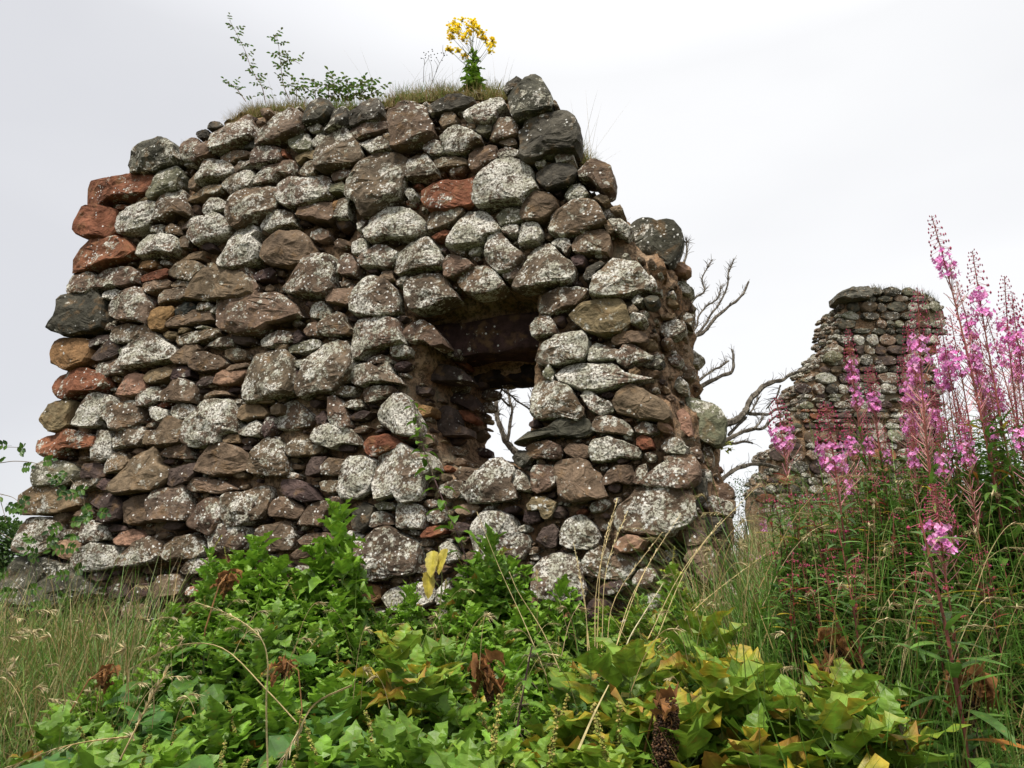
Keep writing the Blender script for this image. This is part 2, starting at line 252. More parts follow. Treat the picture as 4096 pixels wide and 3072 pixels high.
STONES = '''
@A 200 400
D 685,590 750,480 800,395 900,355 1010,358 1090,395 1140,450 1165,520 1160,575 1010,610 960,640 760,648
R 340,800 355,740 450,712 600,710 780,655 880,655 935,690 905,760 900,830 780,850 620,870 540,890 480,935 360,955 328,920
R 330,965 480,960 580,970 600,1060 590,1110 570,1180 540,1215 400,1225 300,1215 268,1180 275,1080
R 260,1300 400,1240 600,1225 720,1270 770,1340 765,1400 640,1440 560,1450 400,1500 220,1530 200,1505 240,1400
G 975,640 1060,610 1150,620 1185,690 1170,790 1060,820 1000,870 940,890 880,860 920,790 960,700
M 1180,400 1240,350 1310,350 1380,420 1440,390 1470,500 1400,530 1300,555 1190,535 1165,490
D 1290,290 1400,270 1420,340 1330,345
D 1395,195 1500,200 1540,240 1500,262 1400,260
M 1460,300 1560,255 1640,200 1700,140 1760,130 1790,210 1820,300 1820,360 1750,380 1640,420 1560,460 1480,475 1430,400
L 1810,310 1870,270 1960,220 2040,130 2140,90 2212,110 2260,200 2250,290 2150,340 2020,380 1900,410 1840,400 1820,340
L 1840,440 1920,420 2030,430 2060,520 2040,560 1950,570 1880,580 1810,580 1805,520
B 1510,500 1600,460 1700,455 1790,465 1800,500 1700,530 1600,560 1510,530
D 1730,400 1800,375 1840,400 1830,440 1740,440
L 1370,640 1400,540 1440,530 1530,550 1590,570 1640,620 1620,660 1560,690 1450,700 1390,720 1350,760 1320,750
L 1560,730 1640,680 1740,640 1800,650 1830,720 1800,780 1700,800 1620,840 1560,800 1535,760
L 1620,620 1700,540 1790,530 1800,570 1740,610 1660,650
M 1830,660 1900,600 2000,580 2090,540 2180,560 2200,620 2140,690 2050,650 1990,720 1900,750 1800,760
B 1240,720 1290,650 1340,650 1340,720 1310,800 1250,790
Y 1230,870 1330,800 1430,760 1520,760 1550,790 1500,830 1400,850 1300,890 1230,910
M 990,900 1080,830 1160,810 1210,850 1230,940 1260,1010 1230,1040 1120,1010 1040,1060 950,1090 980,990
L 610,1120 640,1020 750,960 880,910 970,920 990,1000 960,1070 880,1120 790,1170 650,1190
L 830,1260 880,1200 1000,1190 1100,1200 1150,1240 1170,1320 1120,1370 980,1360 850,1390 780,1390 780,1310
L 890,1130 960,1105 1020,1110 1010,1180 900,1170
B 1025,1130 1080,1100 1160,1140 1180,1200 1040,1185
L 1360,940 1420,880 1500,870 1560,910 1590,980 1480,1000 1390,1030 1360,990
L 1170,1130 1230,1070 1340,1020 1370,1060 1300,1110 1240,1150 1170,1150
L 1250,1170 1350,1090 1460,1010 1530,1040 1590,1110 1640,1170 1590,1200 1480,1210 1380,1260 1320,1290 1260,1230
M 1620,960 1660,860 1790,800 1940,770 2030,790 2050,880 2020,970 1960,1030 1850,1070 1720,1140 1650,1130 1620,1040
L 1880,1150 1960,1000 2080,980 2170,1020 2180,1100 2060,1130 1950,1170
L 1480,1440 1560,1300 1600,1210 1720,1140 1820,1130 1865,1180 1840,1240 1890,1340 1860,1430 1760,1470 1660,1500 1540,1490
L 1150,1230 1220,1205 1250,1260 1240,1310 1180,1310
B 1070,1520 1140,1440 1280,1430 1350,1460 1370,1500 1280,1610 1150,1590 1070,1560
Y 1090,1440 1200,1390 1280,1360 1370,1350 1350,1420 1200,1425
R 800,1600 850,1550 1000,1510 1060,1495 1055,1560 1000,1590 850,1610
O 790,1480 830,1430 930,1425 960,1470 900,1500 810,1500
Y 760,890 850,870 930,875 920,895 830,905 780,910
L 1680,1490 1750,1480 1780,1530 1730,1550
P 1800,1560 1860,1520 1960,1490 2010,1530 1960,1590 1850,1600
R 2050,440 2080,440 2110,510 2075,510
@B 1100 250
D 290,440 320,370 390,320 470,340 510,400 500,480 460,520 380,550 290,570 280,500
D 490,500 540,420 600,400 650,430 670,520 640,590 560,600 480,640 450,610
D 660,450 760,410 850,320 910,330 950,400 960,470 900,530 800,540 690,580 660,530
L 290,590 390,545 435,580 410,615 330,625
L 670,600 740,560 860,545 980,520 995,590 930,620 830,660 740,690 690,650
M 1000,470 1090,440 1120,380 1220,370 1310,390 1350,460 1390,540 1425,640 1370,700 1240,740 1120,790 1075,800 1080,690 1040,600
G 140,710 220,640 300,650 350,740 330,780 210,800 150,760
L 330,710 400,640 480,660 450,720 400,760 340,750
L 390,800 470,700 540,640 650,620 700,680 740,730 790,830 815,880 760,900 640,930 500,960 430,975 385,950 380,880
L 740,720 850,680 940,665 1010,700 1030,780 960,800 880,820 820,780
Y 960,650 1010,630 1050,670 1040,720 1000,700
D 1370,400 1440,350 1560,300 1650,285 1750,320 1770,350 1700,390 1580,430 1480,450 1400,480 1360,450
L 1680,450 1790,390 1900,340 2010,330 2050,400 1980,450 1970,500 1890,550 1780,540 1690,510
B 1460,540 1480,470 1560,430 1610,480 1600,560 1510,600
L 1470,690 1540,600 1620,575 1730,620 1840,690 1850,720 1760,770 1680,815 1530,810 1510,760
L 1310,730 1400,700 1500,710 1520,790 1460,820 1370,820 1320,780
Y 1700,560 1770,550 1780,580 1730,605
G 1780,610 1820,560 1920,570 1920,620 1850,650
M 1940,570 2000,510 2080,495 2150,550 2150,640 2080,680 1960,695 1900,690 1930,630
L 1980,720 2040,680 2130,690 2145,730 2080,755
L 1975,790 2040,755 2170,780 2160,830 2070,850 2010,875 1980,840
M 1730,830 1800,770 1890,740 1960,740 1975,810 1970,880 1880,910 1790,970 1745,960 1730,880
L 1190,880 1260,840 1350,825 1390,880 1450,970 1440,990 1320,1020 1190,1040 1160,960
B 1400,880 1480,840 1650,845 1720,870 1720,910 1560,930 1440,940
L 680,1050 760,940 850,860 960,830 1100,840 1180,880 1180,980 1150,1080 1150,1180 1060,1240 960,1290 890,1320 830,1380 770,1330 740,1250 670,1220 665,1140
R 1310,1150 1440,1090 1600,1060 1750,1020 1760,1130 1770,1290 1660,1290 1560,1320 1390,1320 1330,1240
L 1150,1150 1180,1110 1230,1130 1260,1180 1200,1230
M 500,1000 620,950 690,960 700,1010 620,1040 530,1060
B 210,990 260,890 350,885 385,950 370,1000 280,1010
Y 180,850 280,790 350,775 385,830 360,880 300,850 220,900
G 500,1100 600,1060 640,1110 660,1180 590,1150 500,1160
L 40,1200 60,1090 150,1030 280,1040 400,1010 480,1020 500,1090 490,1190 380,1230 240,1270 150,1290 90,1270
B 215,1370 240,1290 340,1260 430,1240 510,1250 530,1330 510,1415 400,1400 280,1390
O 520,1240 560,1220 560,1290 530,1320
L 540,1390 560,1230 600,1200 660,1200 665,1290 670,1380 600,1385
L 800,1500 850,1450 880,1330 960,1290 1120,1290 1220,1330 1300,1390 1345,1460 1310,1510 1200,1560 1000,1560 880,1600 840,1580
L 1350,1390 1380,1330 1470,1290 1580,1265 1670,1300 1680,1340 1620,1400 1600,1430 1480,1470 1380,1495 1350,1440
L 1530,1620 1590,1500 1620,1400 1700,1330 1820,1340 1920,1370 1990,1490 1950,1530 1880,1560 1850,1620 1750,1625 1600,1650
G 1955,1370 2010,1310 2110,1290 2180,1310 2190,1410 2090,1430 2000,1440
L 2010,1480 2060,1430 2160,1450 2160,1520 2080,1535 2020,1520
R 1390,1540 1500,1490 1570,1490 1540,1540 1420,1570
L 730,1430 780,1390 820,1400 800,1450 750,1500
B 700,940 790,910 780,950 720,980
@C 1900 250
D 255,240 290,180 370,125 420,160 400,220 320,280 290,310
D 295,330 330,270 400,220 440,150 510,100 560,130 640,230 680,300 700,380 720,430 600,460 480,490 380,530 350,470 330,410
B 690,330 720,350 765,440 740,445 712,420
D 385,660 430,570 500,500 600,475 810,445 870,500 915,570 930,680 930,780 870,815 720,800 600,850 500,890 430,890 410,830 420,740
L 710,840 780,810 870,820 880,860 820,890 730,895
G 590,840 680,800 730,810 680,850 600,860
G 540,900 600,860 630,880 600,930 540,930
D 540,990 570,930 700,910 800,900 900,950 920,1010 860,1080 760,1120 650,1135 580,1080 550,1040
M 910,990 1010,880 1060,865 1150,890 1210,930 1230,1020 1215,1120 1150,1150 1080,1110 1030,1050 940,1040
G 790,1180 850,1100 930,1080 980,1120 1010,1180 960,1220 850,1230
M 410,1340 450,1240 540,1160 650,1160 720,1220 740,1290 680,1340 590,1400 440,1400
L 5,1230 20,1100 90,980 200,900 330,870 420,890 500,940 510,1040 560,1120 470,1180 420,1250 380,1240 250,1250 100,1285 10,1280
M 665,1480 680,1340 800,1280 900,1230 1010,1220 1100,1290 1150,1390 1170,1440 1020,1480 900,1530 780,1540 690,1520
L 385,1560 420,1440 500,1420 570,1440 610,1520 560,1590 450,1600 380,1600
B 1190,1290 1290,1270 1315,1310 1280,1340 1230,1330
B 1050,1200 1110,1170 1170,1190 1200,1240 1140,1260
@D 150 1050
M 300,190 330,100 480,95 540,130 545,240 480,270 310,295 300,240
M 545,150 560,80 640,60 720,60 830,45 900,90 910,190 800,210 700,215 590,240 550,230
D 190,580 240,460 235,360 290,310 420,285 540,275 590,330 600,420 610,520 590,600 430,620 330,640 220,630 185,610
L 600,270 690,240 770,260 750,310 690,335 600,320
L 680,450 700,370 790,290 880,230 930,230 960,290 1010,380 1010,520 990,545 880,520 730,510 680,480
B 950,230 960,190 1040,150 1140,145 1190,180 1150,220 1050,250 990,280
B 1190,200 1250,165 1330,180 1390,190 1390,225 1300,220 1200,225
L 1080,350 1080,290 1130,250 1250,235 1370,240 1360,300 1280,340 1150,350 1090,375
K 1225,400 1290,350 1400,375 1410,420 1350,450 1230,475
B 1360,250 1400,150 1480,70 1600,60 1730,65 1850,120 1900,170 1950,240 1940,290 1850,325 1700,330 1500,335 1360,330 1345,290
O 1000,450 1060,405 1200,400 1225,450 1160,520 1150,600 1040,605 1010,560
B 1160,520 1280,470 1400,430 1520,425 1555,460 1560,520 1400,550 1200,580 1150,560
M 1410,390 1440,360 1530,365 1555,400 1480,425 1420,425
M 1545,430 1600,380 1690,385 1690,450 1620,440 1545,460
B 1230,690 1250,650 1400,615 1580,590 1595,640 1550,680 1400,715 1270,730
Y 1115,640 1150,610 1250,620 1240,655 1150,670
G 1400,575 1450,560 1560,575 1520,590 1420,590
Y 1250,600 1330,575 1355,590 1310,625 1260,630
L 1490,725 1600,670 1700,660 1750,690 1740,750 1600,750 1500,740
M 665,670 700,590 810,545 900,570 910,640 880,700 730,720 670,700
M 870,630 900,560 960,550 1020,600 1020,650 940,660
M 590,600 650,540 710,590 690,610
P 470,700 560,650 640,640 650,680 560,730 480,760
O 165,850 190,700 280,680 440,690 480,760 470,860 440,910 330,940 270,950 180,900
P 500,840 560,770 650,700 730,710 740,800 680,850 560,880 500,860
G 730,790 800,730 830,740 800,830 760,820
L 770,900 830,770 890,700 1000,640 1060,640 1150,720 1230,770 1240,840 1170,870 1000,900 900,925 800,940
L 540,960 560,910 700,855 780,860 780,960 700,980 620,1010 550,985
R 145,1090 190,1010 280,960 400,945 530,970 620,1010 640,1080 600,1130 480,1155 380,1160 300,1200 240,1210 180,1150
Y 950,1030 1000,960 1140,930 1210,950 1180,1010 1080,1060 980,1075
B 1200,860 1250,800 1330,745 1420,740 1445,780 1400,830 1350,900 1250,890
P 1175,1020 1200,960 1290,915 1360,950 1370,1010 1290,1020 1190,1040
M 1350,900 1420,810 1500,800 1600,830 1700,910 1620,940 1500,960 1380,950
B 1665,940 1720,910 1860,895 1890,930 1800,950 1700,965
T 710,1180 740,1110 800,1010 880,985 950,1000 960,1100 950,1140 880,1170 750,1180
T 1560,1060 1600,980 1660,950 1760,970 1870,950 1860,1010 1760,1070 1640,1085
P 1415,1080 1480,1020 1560,1005 1555,1060 1500,1095 1430,1100
L 1860,1080 1880,950 1930,830 2060,790 2200,810 2290,900 2310,1080 2290,1150 2150,1180 1990,1220 1860,1240 1845,1170
M 890,1210 950,1130 1060,1105 1110,1150 1080,1210 980,1260 910,1285
B 1070,1180 1160,1090 1170,1050 1290,1040 1400,1080 1410,1150 1390,1230 1340,1240 1200,1225 1080,1230
B 1480,1190 1560,1140 1690,1140 1710,1180 1600,1170 1490,1210
Y 70,1360 130,1260 250,1215 330,1250 320,1340 300,1430 240,1480 170,1500 100,1460 80,1420
L 360,1430 400,1330 470,1220 560,1160 640,1190 680,1260 620,1320 580,1400 570,1460 450,1460 380,1450
M 580,1420 640,1320 750,1240 850,1230 910,1280 930,1400 900,1430 760,1480 670,1470 650,1400
L 980,1290 1040,1275 1160,1310 1160,1380 1090,1410 1020,1370
L 1190,1290 1270,1255 1370,1260 1410,1330 1330,1380 1250,1390 1190,1340
M 1340,1530 1350,1430 1400,1350 1480,1250 1600,1220 1710,1220 1770,1330 1790,1420 1780,1510 1660,1510 1640,1600 1500,1620 1360,1620 1335,1580
Y 1790,1330 1820,1270 1950,1255 2040,1330 2060,1360 1950,1370 1840,1400 1790,1380
L 1800,1490 1850,1440 1940,1400 2000,1450 2005,1520 1900,1535 1800,1530
P 2000,1450 2030,1370 2110,1370 2110,1460 2030,1560 2005,1500
Y 1950,1245 2070,1215 2110,1220 2070,1245 1960,1250
B 1090,1610 1100,1500 1160,1370 1210,1375 1340,1430 1350,1500 1290,1590 1180,1620 1100,1640
L 680,1570 760,1490 880,1460 960,1490 960,1580 900,1610 740,1640 690,1610
B 940,1560 960,1490 1060,1490 1100,1520 1090,1590 960,1610
Y 1650,1570 1700,1530 1790,1530 1810,1590 1720,1600 1660,1600
L 520,1650 540,1490 650,1500 680,1600 660,1720 560,1760 520,1740
@E 1050 950
B 15,160 25,70 100,0 200,-60 330,-40 430,20 470,80 460,160 400,230 280,260 90,250 40,200
M 200,470 280,370 370,250 440,170 560,155 660,210 650,300 640,400 650,440 570,520 400,510 210,490
L 675,200 710,135 800,170 850,260 850,350 760,340 680,320
L 800,60 880,10 930,40 945,110 880,150 810,150
L 865,210 920,130 1020,80 1110,80 1170,130 1210,140 1200,200 1130,270 1030,250 900,260
L 1180,290 1210,160 1310,70 1400,25 1480,20 1560,100 1600,200 1590,260 1440,280 1310,300 1240,320 1180,320
M 1600,250 1650,165 1730,170 1890,250 1870,280 1760,330 1690,360 1610,340
M 1720,370 1790,320 1890,270 1990,270 2070,310 2130,390 2170,450 2010,500 1900,510 1790,470
L 2000,80 2010,0 2120,-20 2200,60 2260,110 2330,170 2280,230 2220,290 2110,320 2060,290 1990,190
L 2130,340 2190,280 2270,260 2280,350 2180,390
B 1035,360 1070,305 1150,300 1170,380 1110,400 1040,380
L 1180,380 1280,350 1320,380 1270,420 1190,425
B 585,540 640,470 750,460 790,400 815,470 810,560 780,600 650,595 585,580
M 690,400 750,375 790,400 770,440 710,440
L 780,540 830,470 890,380 960,340 1050,380 1160,420 1190,500 1220,640 1150,680 1000,700 880,690 800,660 790,600
L 1270,450 1310,390 1430,340 1560,330 1640,400 1660,460 1760,540 1640,560 1500,620 1340,660 1310,600 1280,540
B -390,470 -310,300 -120,250 0,510 120,500 220,530 330,600 420,680 350,710 240,740 110,740 0,830 -60,850 -180,860 -330,800 -370,640
M 430,680 460,590 540,570 620,640 630,690 550,720 440,710
P 370,590 420,570 470,590 440,630
M 495,790 560,720 670,670 740,700 760,780 810,820 800,880 680,870 540,860
B 370,820 420,760 490,750 520,820 500,870 400,870
L 0,920 60,860 150,830 240,830 300,900 260,940 150,950 100,970 20,975
P 260,870 320,820 370,880 340,940 280,940
Y 105,960 170,940 240,950 210,1000 130,1015
G 220,970 300,950 430,910 510,920 520,970 400,1010 250,1020
M 800,840 860,760 960,720 1060,720 1190,740 1230,850 1260,940 1100,960 930,1010 900,1060 840,1060 810,960
M 1260,840 1310,780 1430,745 1530,800 1600,900 1640,970 1490,980 1470,920 1340,940 1270,910
P 1640,980 1760,1000 1720,1060 1630,1050
L 340,1270 400,1130 460,1030 560,960 680,930 780,950 810,1040 820,1200 780,1250 640,1350 480,1370 400,1400 350,1410
G 300,1100 400,1075 420,1110 360,1160 310,1150
P 285,1210 320,1180 360,1190 350,1300 300,1320
M 935,1100 990,1060 1060,1040 1150,1080 1140,1110 1000,1115
L 790,1260 830,1130 960,1125 1020,1160 1130,1190 1240,1260 1250,1350 1210,1310 1160,1270 1000,1290 900,1320 820,1300
M 990,1150 1060,1110 1120,1110 1160,1200 1100,1190 1000,1160
M 890,1370 930,1320 1080,1315 1180,1330 1200,1370 1100,1400 1010,1450 920,1460
P 1380,1250 1480,1140 1600,1130 1730,1160 1840,1240 1880,1290 1700,1270 1560,1280 1400,1270
R 1690,1100 1720,1075 1800,1100 1810,1150 1740,1130
P 1590,1410 1620,1370 1730,1390 1860,1400 1910,1480 1900,1540 1760,1480 1600,1430
L 1040,1560 1090,1480 1180,1400 1260,1400 1320,1500 1370,1600 1400,1700 1380,1750 1200,1730 1060,1650
P 1510,1560 1600,1490 1690,1520 1740,1640 1700,1680 1830,1660 1850,1750 1620,1760 1510,1680
R 1700,1560 1760,1530 1850,1550 1900,1610 1860,1640 1760,1600
M 590,1430 640,1400 700,1450 730,1500 760,1580 800,1650 720,1700 620,1650 600,1540
L 720,1470 800,1440 860,1440 900,1500 830,1520 740,1500
M 190,1570 200,1490 280,1450 360,1480 470,1580 460,1670 330,1690 210,1700 130,1680
P 480,1590 540,1530 580,1600 570,1660 500,1650
B 80,1510 130,1470 180,1480 180,1560 100,1570
O 1380,1480 1500,1500 1500,1560 1400,1590
@C2 1950 900
B 750,190 800,110 910,60 1030,50 1080,110 1095,200 1060,250 960,240 860,260 780,250
D 1110,260 1150,130 1230,70 1300,0 1340,-30 1400,-40 1500,0 1640,-20 1700,50 1735,170 1690,260 1650,340 1580,390 1550,340 1440,290 1250,270
L 560,170 650,120 730,140 750,200 700,270 650,210 580,190
P 740,300 820,260 875,300 850,370 780,380
L 350,330 390,210 500,170 550,180 640,270 760,360 790,420 770,490 600,530 500,560 350,560 230,580 240,500 300,400
L 140,440 200,380 270,380 300,430 240,490 160,490
D 850,470 880,380 1000,330 1040,360 960,420 960,490 880,500
M 920,600 940,500 1050,370 1100,310 1200,310 1320,340 1420,440 1440,560 1340,600 1150,640 1000,660 930,640
M 1410,560 1440,440 1490,500 1500,560 1430,580
M 455,710 500,620 640,570 800,560 900,580 880,650 800,720 650,760 560,790 460,770
Y 730,820 850,710 980,670 1190,670 1240,740 1260,870 1200,930 1030,970 880,940 800,880
L 1270,670 1330,625 1385,660 1360,705 1290,700
L 1250,740 1290,700 1340,760 1310,800 1260,790
M 380,900 430,830 540,800 590,870 620,950 560,970 400,990
B 1085,1010 1200,950 1390,950 1430,1020 1380,1050 1130,1055
L 430,1170 500,1050 600,990 750,970 860,960 900,1010 890,1110 850,1200 700,1210 590,1230 430,1215
L 885,1170 910,1080 960,1045 1080,1090 1170,1110 1140,1190 1000,1200 900,1210
M 1145,1160 1200,1070 1280,1055 1380,1110 1480,1170 1420,1200 1300,1220 1230,1250 1150,1220
L 600,1360 620,1290 720,1235 930,1240 1110,1235 1220,1310 1380,1360 1530,1380 1450,1430 1270,1410 1100,1450 960,1465 780,1440 650,1400
G 490,1310 550,1235 590,1300 590,1390 500,1350
M 400,1430 490,1390 620,1405 740,1450 780,1520 820,1590 890,1680 800,1720 680,1700 480,1720 400,1680
L 830,1520 880,1465 980,1530 1090,1570 1120,1640 1000,1680 920,1640 850,1560
B 1110,1570 1180,1480 1260,1410 1390,1470 1530,1560 1610,1620 1640,1700 1560,1740 1380,1710 1150,1650
B 1250,1290 1310,1260 1350,1290 1310,1330 1260,1325
G 1660,520 1740,500 1825,570 1780,610 1680,600
M 1680,640 1760,630 1810,700 1825,770 1740,760
B 1660,780 1760,780 1830,800 1800,890 1730,860
L 1520,890 1640,840 1740,850 1755,930 1680,980 1590,1010 1520,960
G 1740,1140 1820,1110 1915,1180 1860,1240 1760,1220
B 1640,1250 1760,1240 1840,1270 1830,1340 1770,1360 1640,1310
G 1640,1390 1700,1345 1770,1400 1780,1490 1700,1500 1650,1440
M 1600,1170 1680,1150 1740,1200 1700,1250 1610,1240
Y 1530,800 1660,790 1640,830 1540,835
@G 0 1700
R 345,180 350,110 400,95 500,95 520,60 600,45 760,75 870,110 860,190 840,230 720,215 620,200 540,290 420,275 350,240
B 1005,130 1050,80 1080,60
L 1010,140 1080,60 1200,20 1280,30 1280,130 1250,180 1100,190 1050,210
B 1270,100 1300,55 1400,50 1430,100 1420,165 1290,170
G 330,480 340,370 430,320 560,320 650,350 680,430 630,500 520,535 350,540
P 740,430 760,350 880,340 930,370 950,440 880,470 750,470
B 940,400 980,290 1060,240 1120,270 1160,330 1120,390 1050,410 950,430
Y 205,740 220,640 290,570 370,540 540,570 680,620 740,670 700,720 560,760 400,790 260,790
L 640,550 660,500 760,490 900,470 870,530 760,575 650,580
P 870,540 920,475 1010,490 1020,560 930,575
B 1020,600 1050,520 1130,400 1200,300 1390,210 1410,330 1510,390 1500,490 1400,570 1250,590 1100,610
B 1420,260 1470,210 1580,170 1670,165 1710,290 1600,300 1490,285
P 1500,520 1510,400 1620,370 1750,340 1740,430 1690,500 1560,540
M 1750,400 1790,290 1900,190 2030,175 2180,240 2220,330 2190,400 2060,420 1950,455 1800,410
B 1650,580 1700,480 1830,465 2000,510 2110,560 2060,590 1920,610 1810,590 1670,590
P 790,700 860,620 980,600 1060,640 1120,720 1100,830 960,860 870,850 960,760 850,710
B 1110,700 1180,630 1300,620 1340,680 1345,850 1190,880 1130,860
L 1335,670 1400,600 1500,550 1630,530 1650,640 1700,790 1690,830 1500,835 1350,850 1350,760
M 1670,860 1740,760 1840,660 1960,645 1990,740 1960,860 1890,970 1800,930 1700,900
L 1970,720 1980,620 2100,595 2300,640 2310,720 2250,860 2070,895 2000,800
M 160,1080 200,930 270,830 400,820 520,870 560,950 520,1060 440,1130 330,1140 200,1120
M 720,980 740,890 820,850 960,920 970,1000 880,1020 740,1040
P 970,920 1010,875 1130,900 1150,930 1000,945
T 1005,1020 1080,950 1180,930 1280,970 1280,1020 1160,1060 1050,1055
T 500,1090 560,1030 680,1020 740,1080 700,1160 640,1190 540,1150
L 690,1180 720,1110 830,1050 980,1080 1050,1140 1050,1230 980,1260 840,1290 720,1290 690,1240
M 1060,1190 1130,1120 1200,1050 1340,990 1420,1050 1440,1160 1400,1200 1240,1230 1070,1250
M 1430,1150 1430,1080 1560,1000 1720,980 1800,1030 1820,1110 1760,1170 1600,1180 1480,1190
D 140,1230 180,1180 400,1180 520,1210 680,1260 820,1400 850,1480 720,1540 560,1560 400,1580 180,1590 60,1540 50,1450 80,1340
L 1920,980 1960,880 2080,880 2200,930 2210,1080 2150,1110 2000,1110
M 1615,1290 1680,1190 1800,1180 1830,1260 1780,1310 1650,1320
M 1830,1180 1930,1190 1940,1290 1880,1340 1820,1260
P 950,1440 1040,1400 1130,1420 1150,1500 1000,1540
P 1130,1500 1200,1420 1330,1400 1320,1500 1200,1580
M 1090,1610 1160,1570 1280,1590 1350,1640 1300,1700 1130,1700
M 1300,1470 1400,1340 1560,1320 1620,1400 1600,1500 1400,1530
@H 900 1650
L 130,180 180,120 300,100 350,160 350,210 200,210 140,200
B 440,180 480,40 540,-60 700,-40 800,40 800,100 760,150 640,170 520,200
L 770,230 800,160 900,110 1080,120 1130,170 1200,230 1220,320 1150,290 1060,270 960,320 860,280 780,260
R 1235,270 1280,215 1440,205 1540,250 1600,300 1500,330 1400,350 1330,390 1280,380 1240,320
M 225,480 290,330 390,240 470,270 530,350 580,420 580,520 520,560 380,550 240,530
B 540,320 600,250 690,215 750,330 740,370 650,385 590,385
P 720,460 760,400 900,400 860,540 740,560
B 860,470 920,400 1080,420 1030,540 960,560 860,550
L 1030,560 1060,480 1110,410 1220,390 1330,440 1330,600 1300,690 1200,750 1060,755 1020,680
L 1320,640 1340,480 1350,400 1500,330 1590,300 1680,370 1800,380 1890,460 1900,540 1780,560 1770,680 1750,750 1600,790 1540,780 1560,710 1380,770 1350,700
P 490,700 500,600 620,600 740,640 840,740 860,780 700,780 540,740
B 850,620 940,605 1020,610 1010,690 940,720 870,690
M 0,720 150,720 250,690 370,640 390,720 390,860 340,940 200,970 50,1000 0,930
B 390,890 420,790 490,745 600,780 720,850 680,930 540,930 410,920
M 670,980 710,880 800,810 900,790 920,870 860,1000 800,1000 680,990
D 1130,1000 1140,860 1230,800 1320,840 1280,1000 1200,1060
G 1320,820 1400,790 1500,800 1510,850 1380,860
M 1285,1010 1290,900 1370,870 1450,900 1510,990 1400,1005
L 1520,900 1530,810 1640,800 1750,840 1780,940 1760,1020 1640,1025 1540,1010
M 1790,900 1850,870 1940,860 1960,960 1860,990 1800,960
R 1740,1080 1800,1020 1930,1000 1960,1060 1840,1100 1750,1105
L 1880,650 2000,620 2140,640 2150,750 2040,760 1900,700
L -180,1060 -60,1000 40,990 200,1050 220,1150 180,1210 50,1230 -100,1220
M 280,1150 300,1030 440,1000 560,950 620,1100 610,1200 470,1220 300,1210
M 640,1150 720,1080 900,1070 1030,1100 1020,1150 900,1160 700,1170
L 1040,1100 1110,1050 1220,1090 1200,1140 1130,1180 1060,1150
L 880,1200 960,1200 1040,1220 1000,1255 900,1250
L 1050,1280 1120,1210 1270,1110 1370,1040 1500,1035 1600,1110 1720,1180 1740,1290 1700,1400 1600,1430 1500,1440 1340,1480 1150,1520 1090,1400
M 880,1310 920,1260 1050,1260 1070,1400 1090,1560 1060,1680 900,1640 850,1560
O 1130,1630 1200,1540 1290,1510 1380,1550 1390,1640 1280,1700 1140,1690
L 1400,1640 1480,1560 1620,1530 1740,1500 1830,1560 1850,1660 1700,1750 1500,1750
L 1870,1640 1890,1560 1970,1450 1990,1570 1960,1690 1890,1700
G 2050,1440 2100,1400 2250,1410 2250,1500 2150,1540
L 1900,1180 1950,1140 2040,1200 2080,1290 1980,1330 1900,1250
@I 1850 1650
D 470,240 500,200 720,160 830,90 870,20 1020,30 1120,90 1140,190 1020,230 860,210 700,210 580,230 540,295 480,285
M 1150,110 1190,40 1300,30 1430,80 1510,160 1500,200 1370,180 1170,175
M 1520,140 1600,85 1720,110 1740,160 1660,200 1540,180
M 550,310 640,270 760,255 870,300 890,370 860,420 700,400 620,410
B 905,330 950,280 1060,280 1120,310 1130,400 1020,405 930,370
L 1130,320 1160,250 1300,215 1400,260 1560,310 1595,380 1540,420 1400,400 1300,420 1160,430 1130,380
R 1540,240 1600,200 1680,240 1700,310 1600,330 1540,290
L 1745,300 1800,240 1900,225 2000,310 1960,370 1800,350
D 445,400 500,340 600,340 620,400 590,450 520,490 470,450
L 20,700 60,620 130,540 230,450 320,415 400,460 480,500 430,600 490,720 490,775 300,780 180,790 60,780
L 410,540 500,510 560,560 600,640 630,680 580,700 500,690 440,620
M 620,690 610,540 640,480 790,470 840,540 830,640 760,690 680,710
B 815,520 830,460 900,430 1020,405 1120,440 1160,510 1220,560 1230,640 1300,770 1160,740 1050,780 960,780 870,720 840,620
B 1230,620 1290,530 1370,475 1490,480 1530,580 1500,640 1380,610 1280,640 1230,640
M 1510,620 1540,500 1620,450 1640,540 1560,640
M 1540,650 1640,550 1740,470 1880,380 2060,400 2110,500 2100,600 1990,670 1900,690 1700,650
M 1340,920 1380,850 1480,770 1540,690 1700,650 1870,690 2000,720 2060,790 2060,920 1980,990 1860,1080 1720,1080 1560,1060 1400,1040 1350,1000
L 95,1100 110,980 180,900 320,890 430,920 470,1020 480,1060 590,1100 590,1200 520,1290 400,1310 250,1290 140,1240
Y 570,830 620,760 720,750 830,790 820,860 760,930 720,940 680,860 590,880
P 545,960 560,870 620,860 700,890 690,960 600,985
P 660,1130 720,1020 800,990 850,1050 830,1180 770,1195
L 860,1070 900,980 980,930 1060,920 1150,980 1220,1100 1220,1170 1120,1200 960,1190 880,1150
L 610,1500 620,1380 720,1290 860,1250 970,1260 1040,1350 1070,1480 1110,1590 1050,1640 900,1650 700,1640 620,1590
M 1060,1330 1110,1240 1230,1180 1310,1240 1330,1380 1300,1470 1160,1450 1080,1420
B 1310,1300 1400,1250 1510,1300 1530,1400 1440,1480 1320,1470
B 1950,1080 2060,1030 2180,1120 2190,1150 2080,1170 1990,1180
B 1960,1300 2000,1210 2150,1170 2260,1250 2260,1500 2150,1500 2050,1400
L -180,640 -60,600 0,620 20,700 -30,760 -120,750
M -70,560 -20,480 60,490 130,530 90,600 0,610
G 0,1420 60,1390 130,1420 120,1520 0,1530
@K 2700 1450 2.765
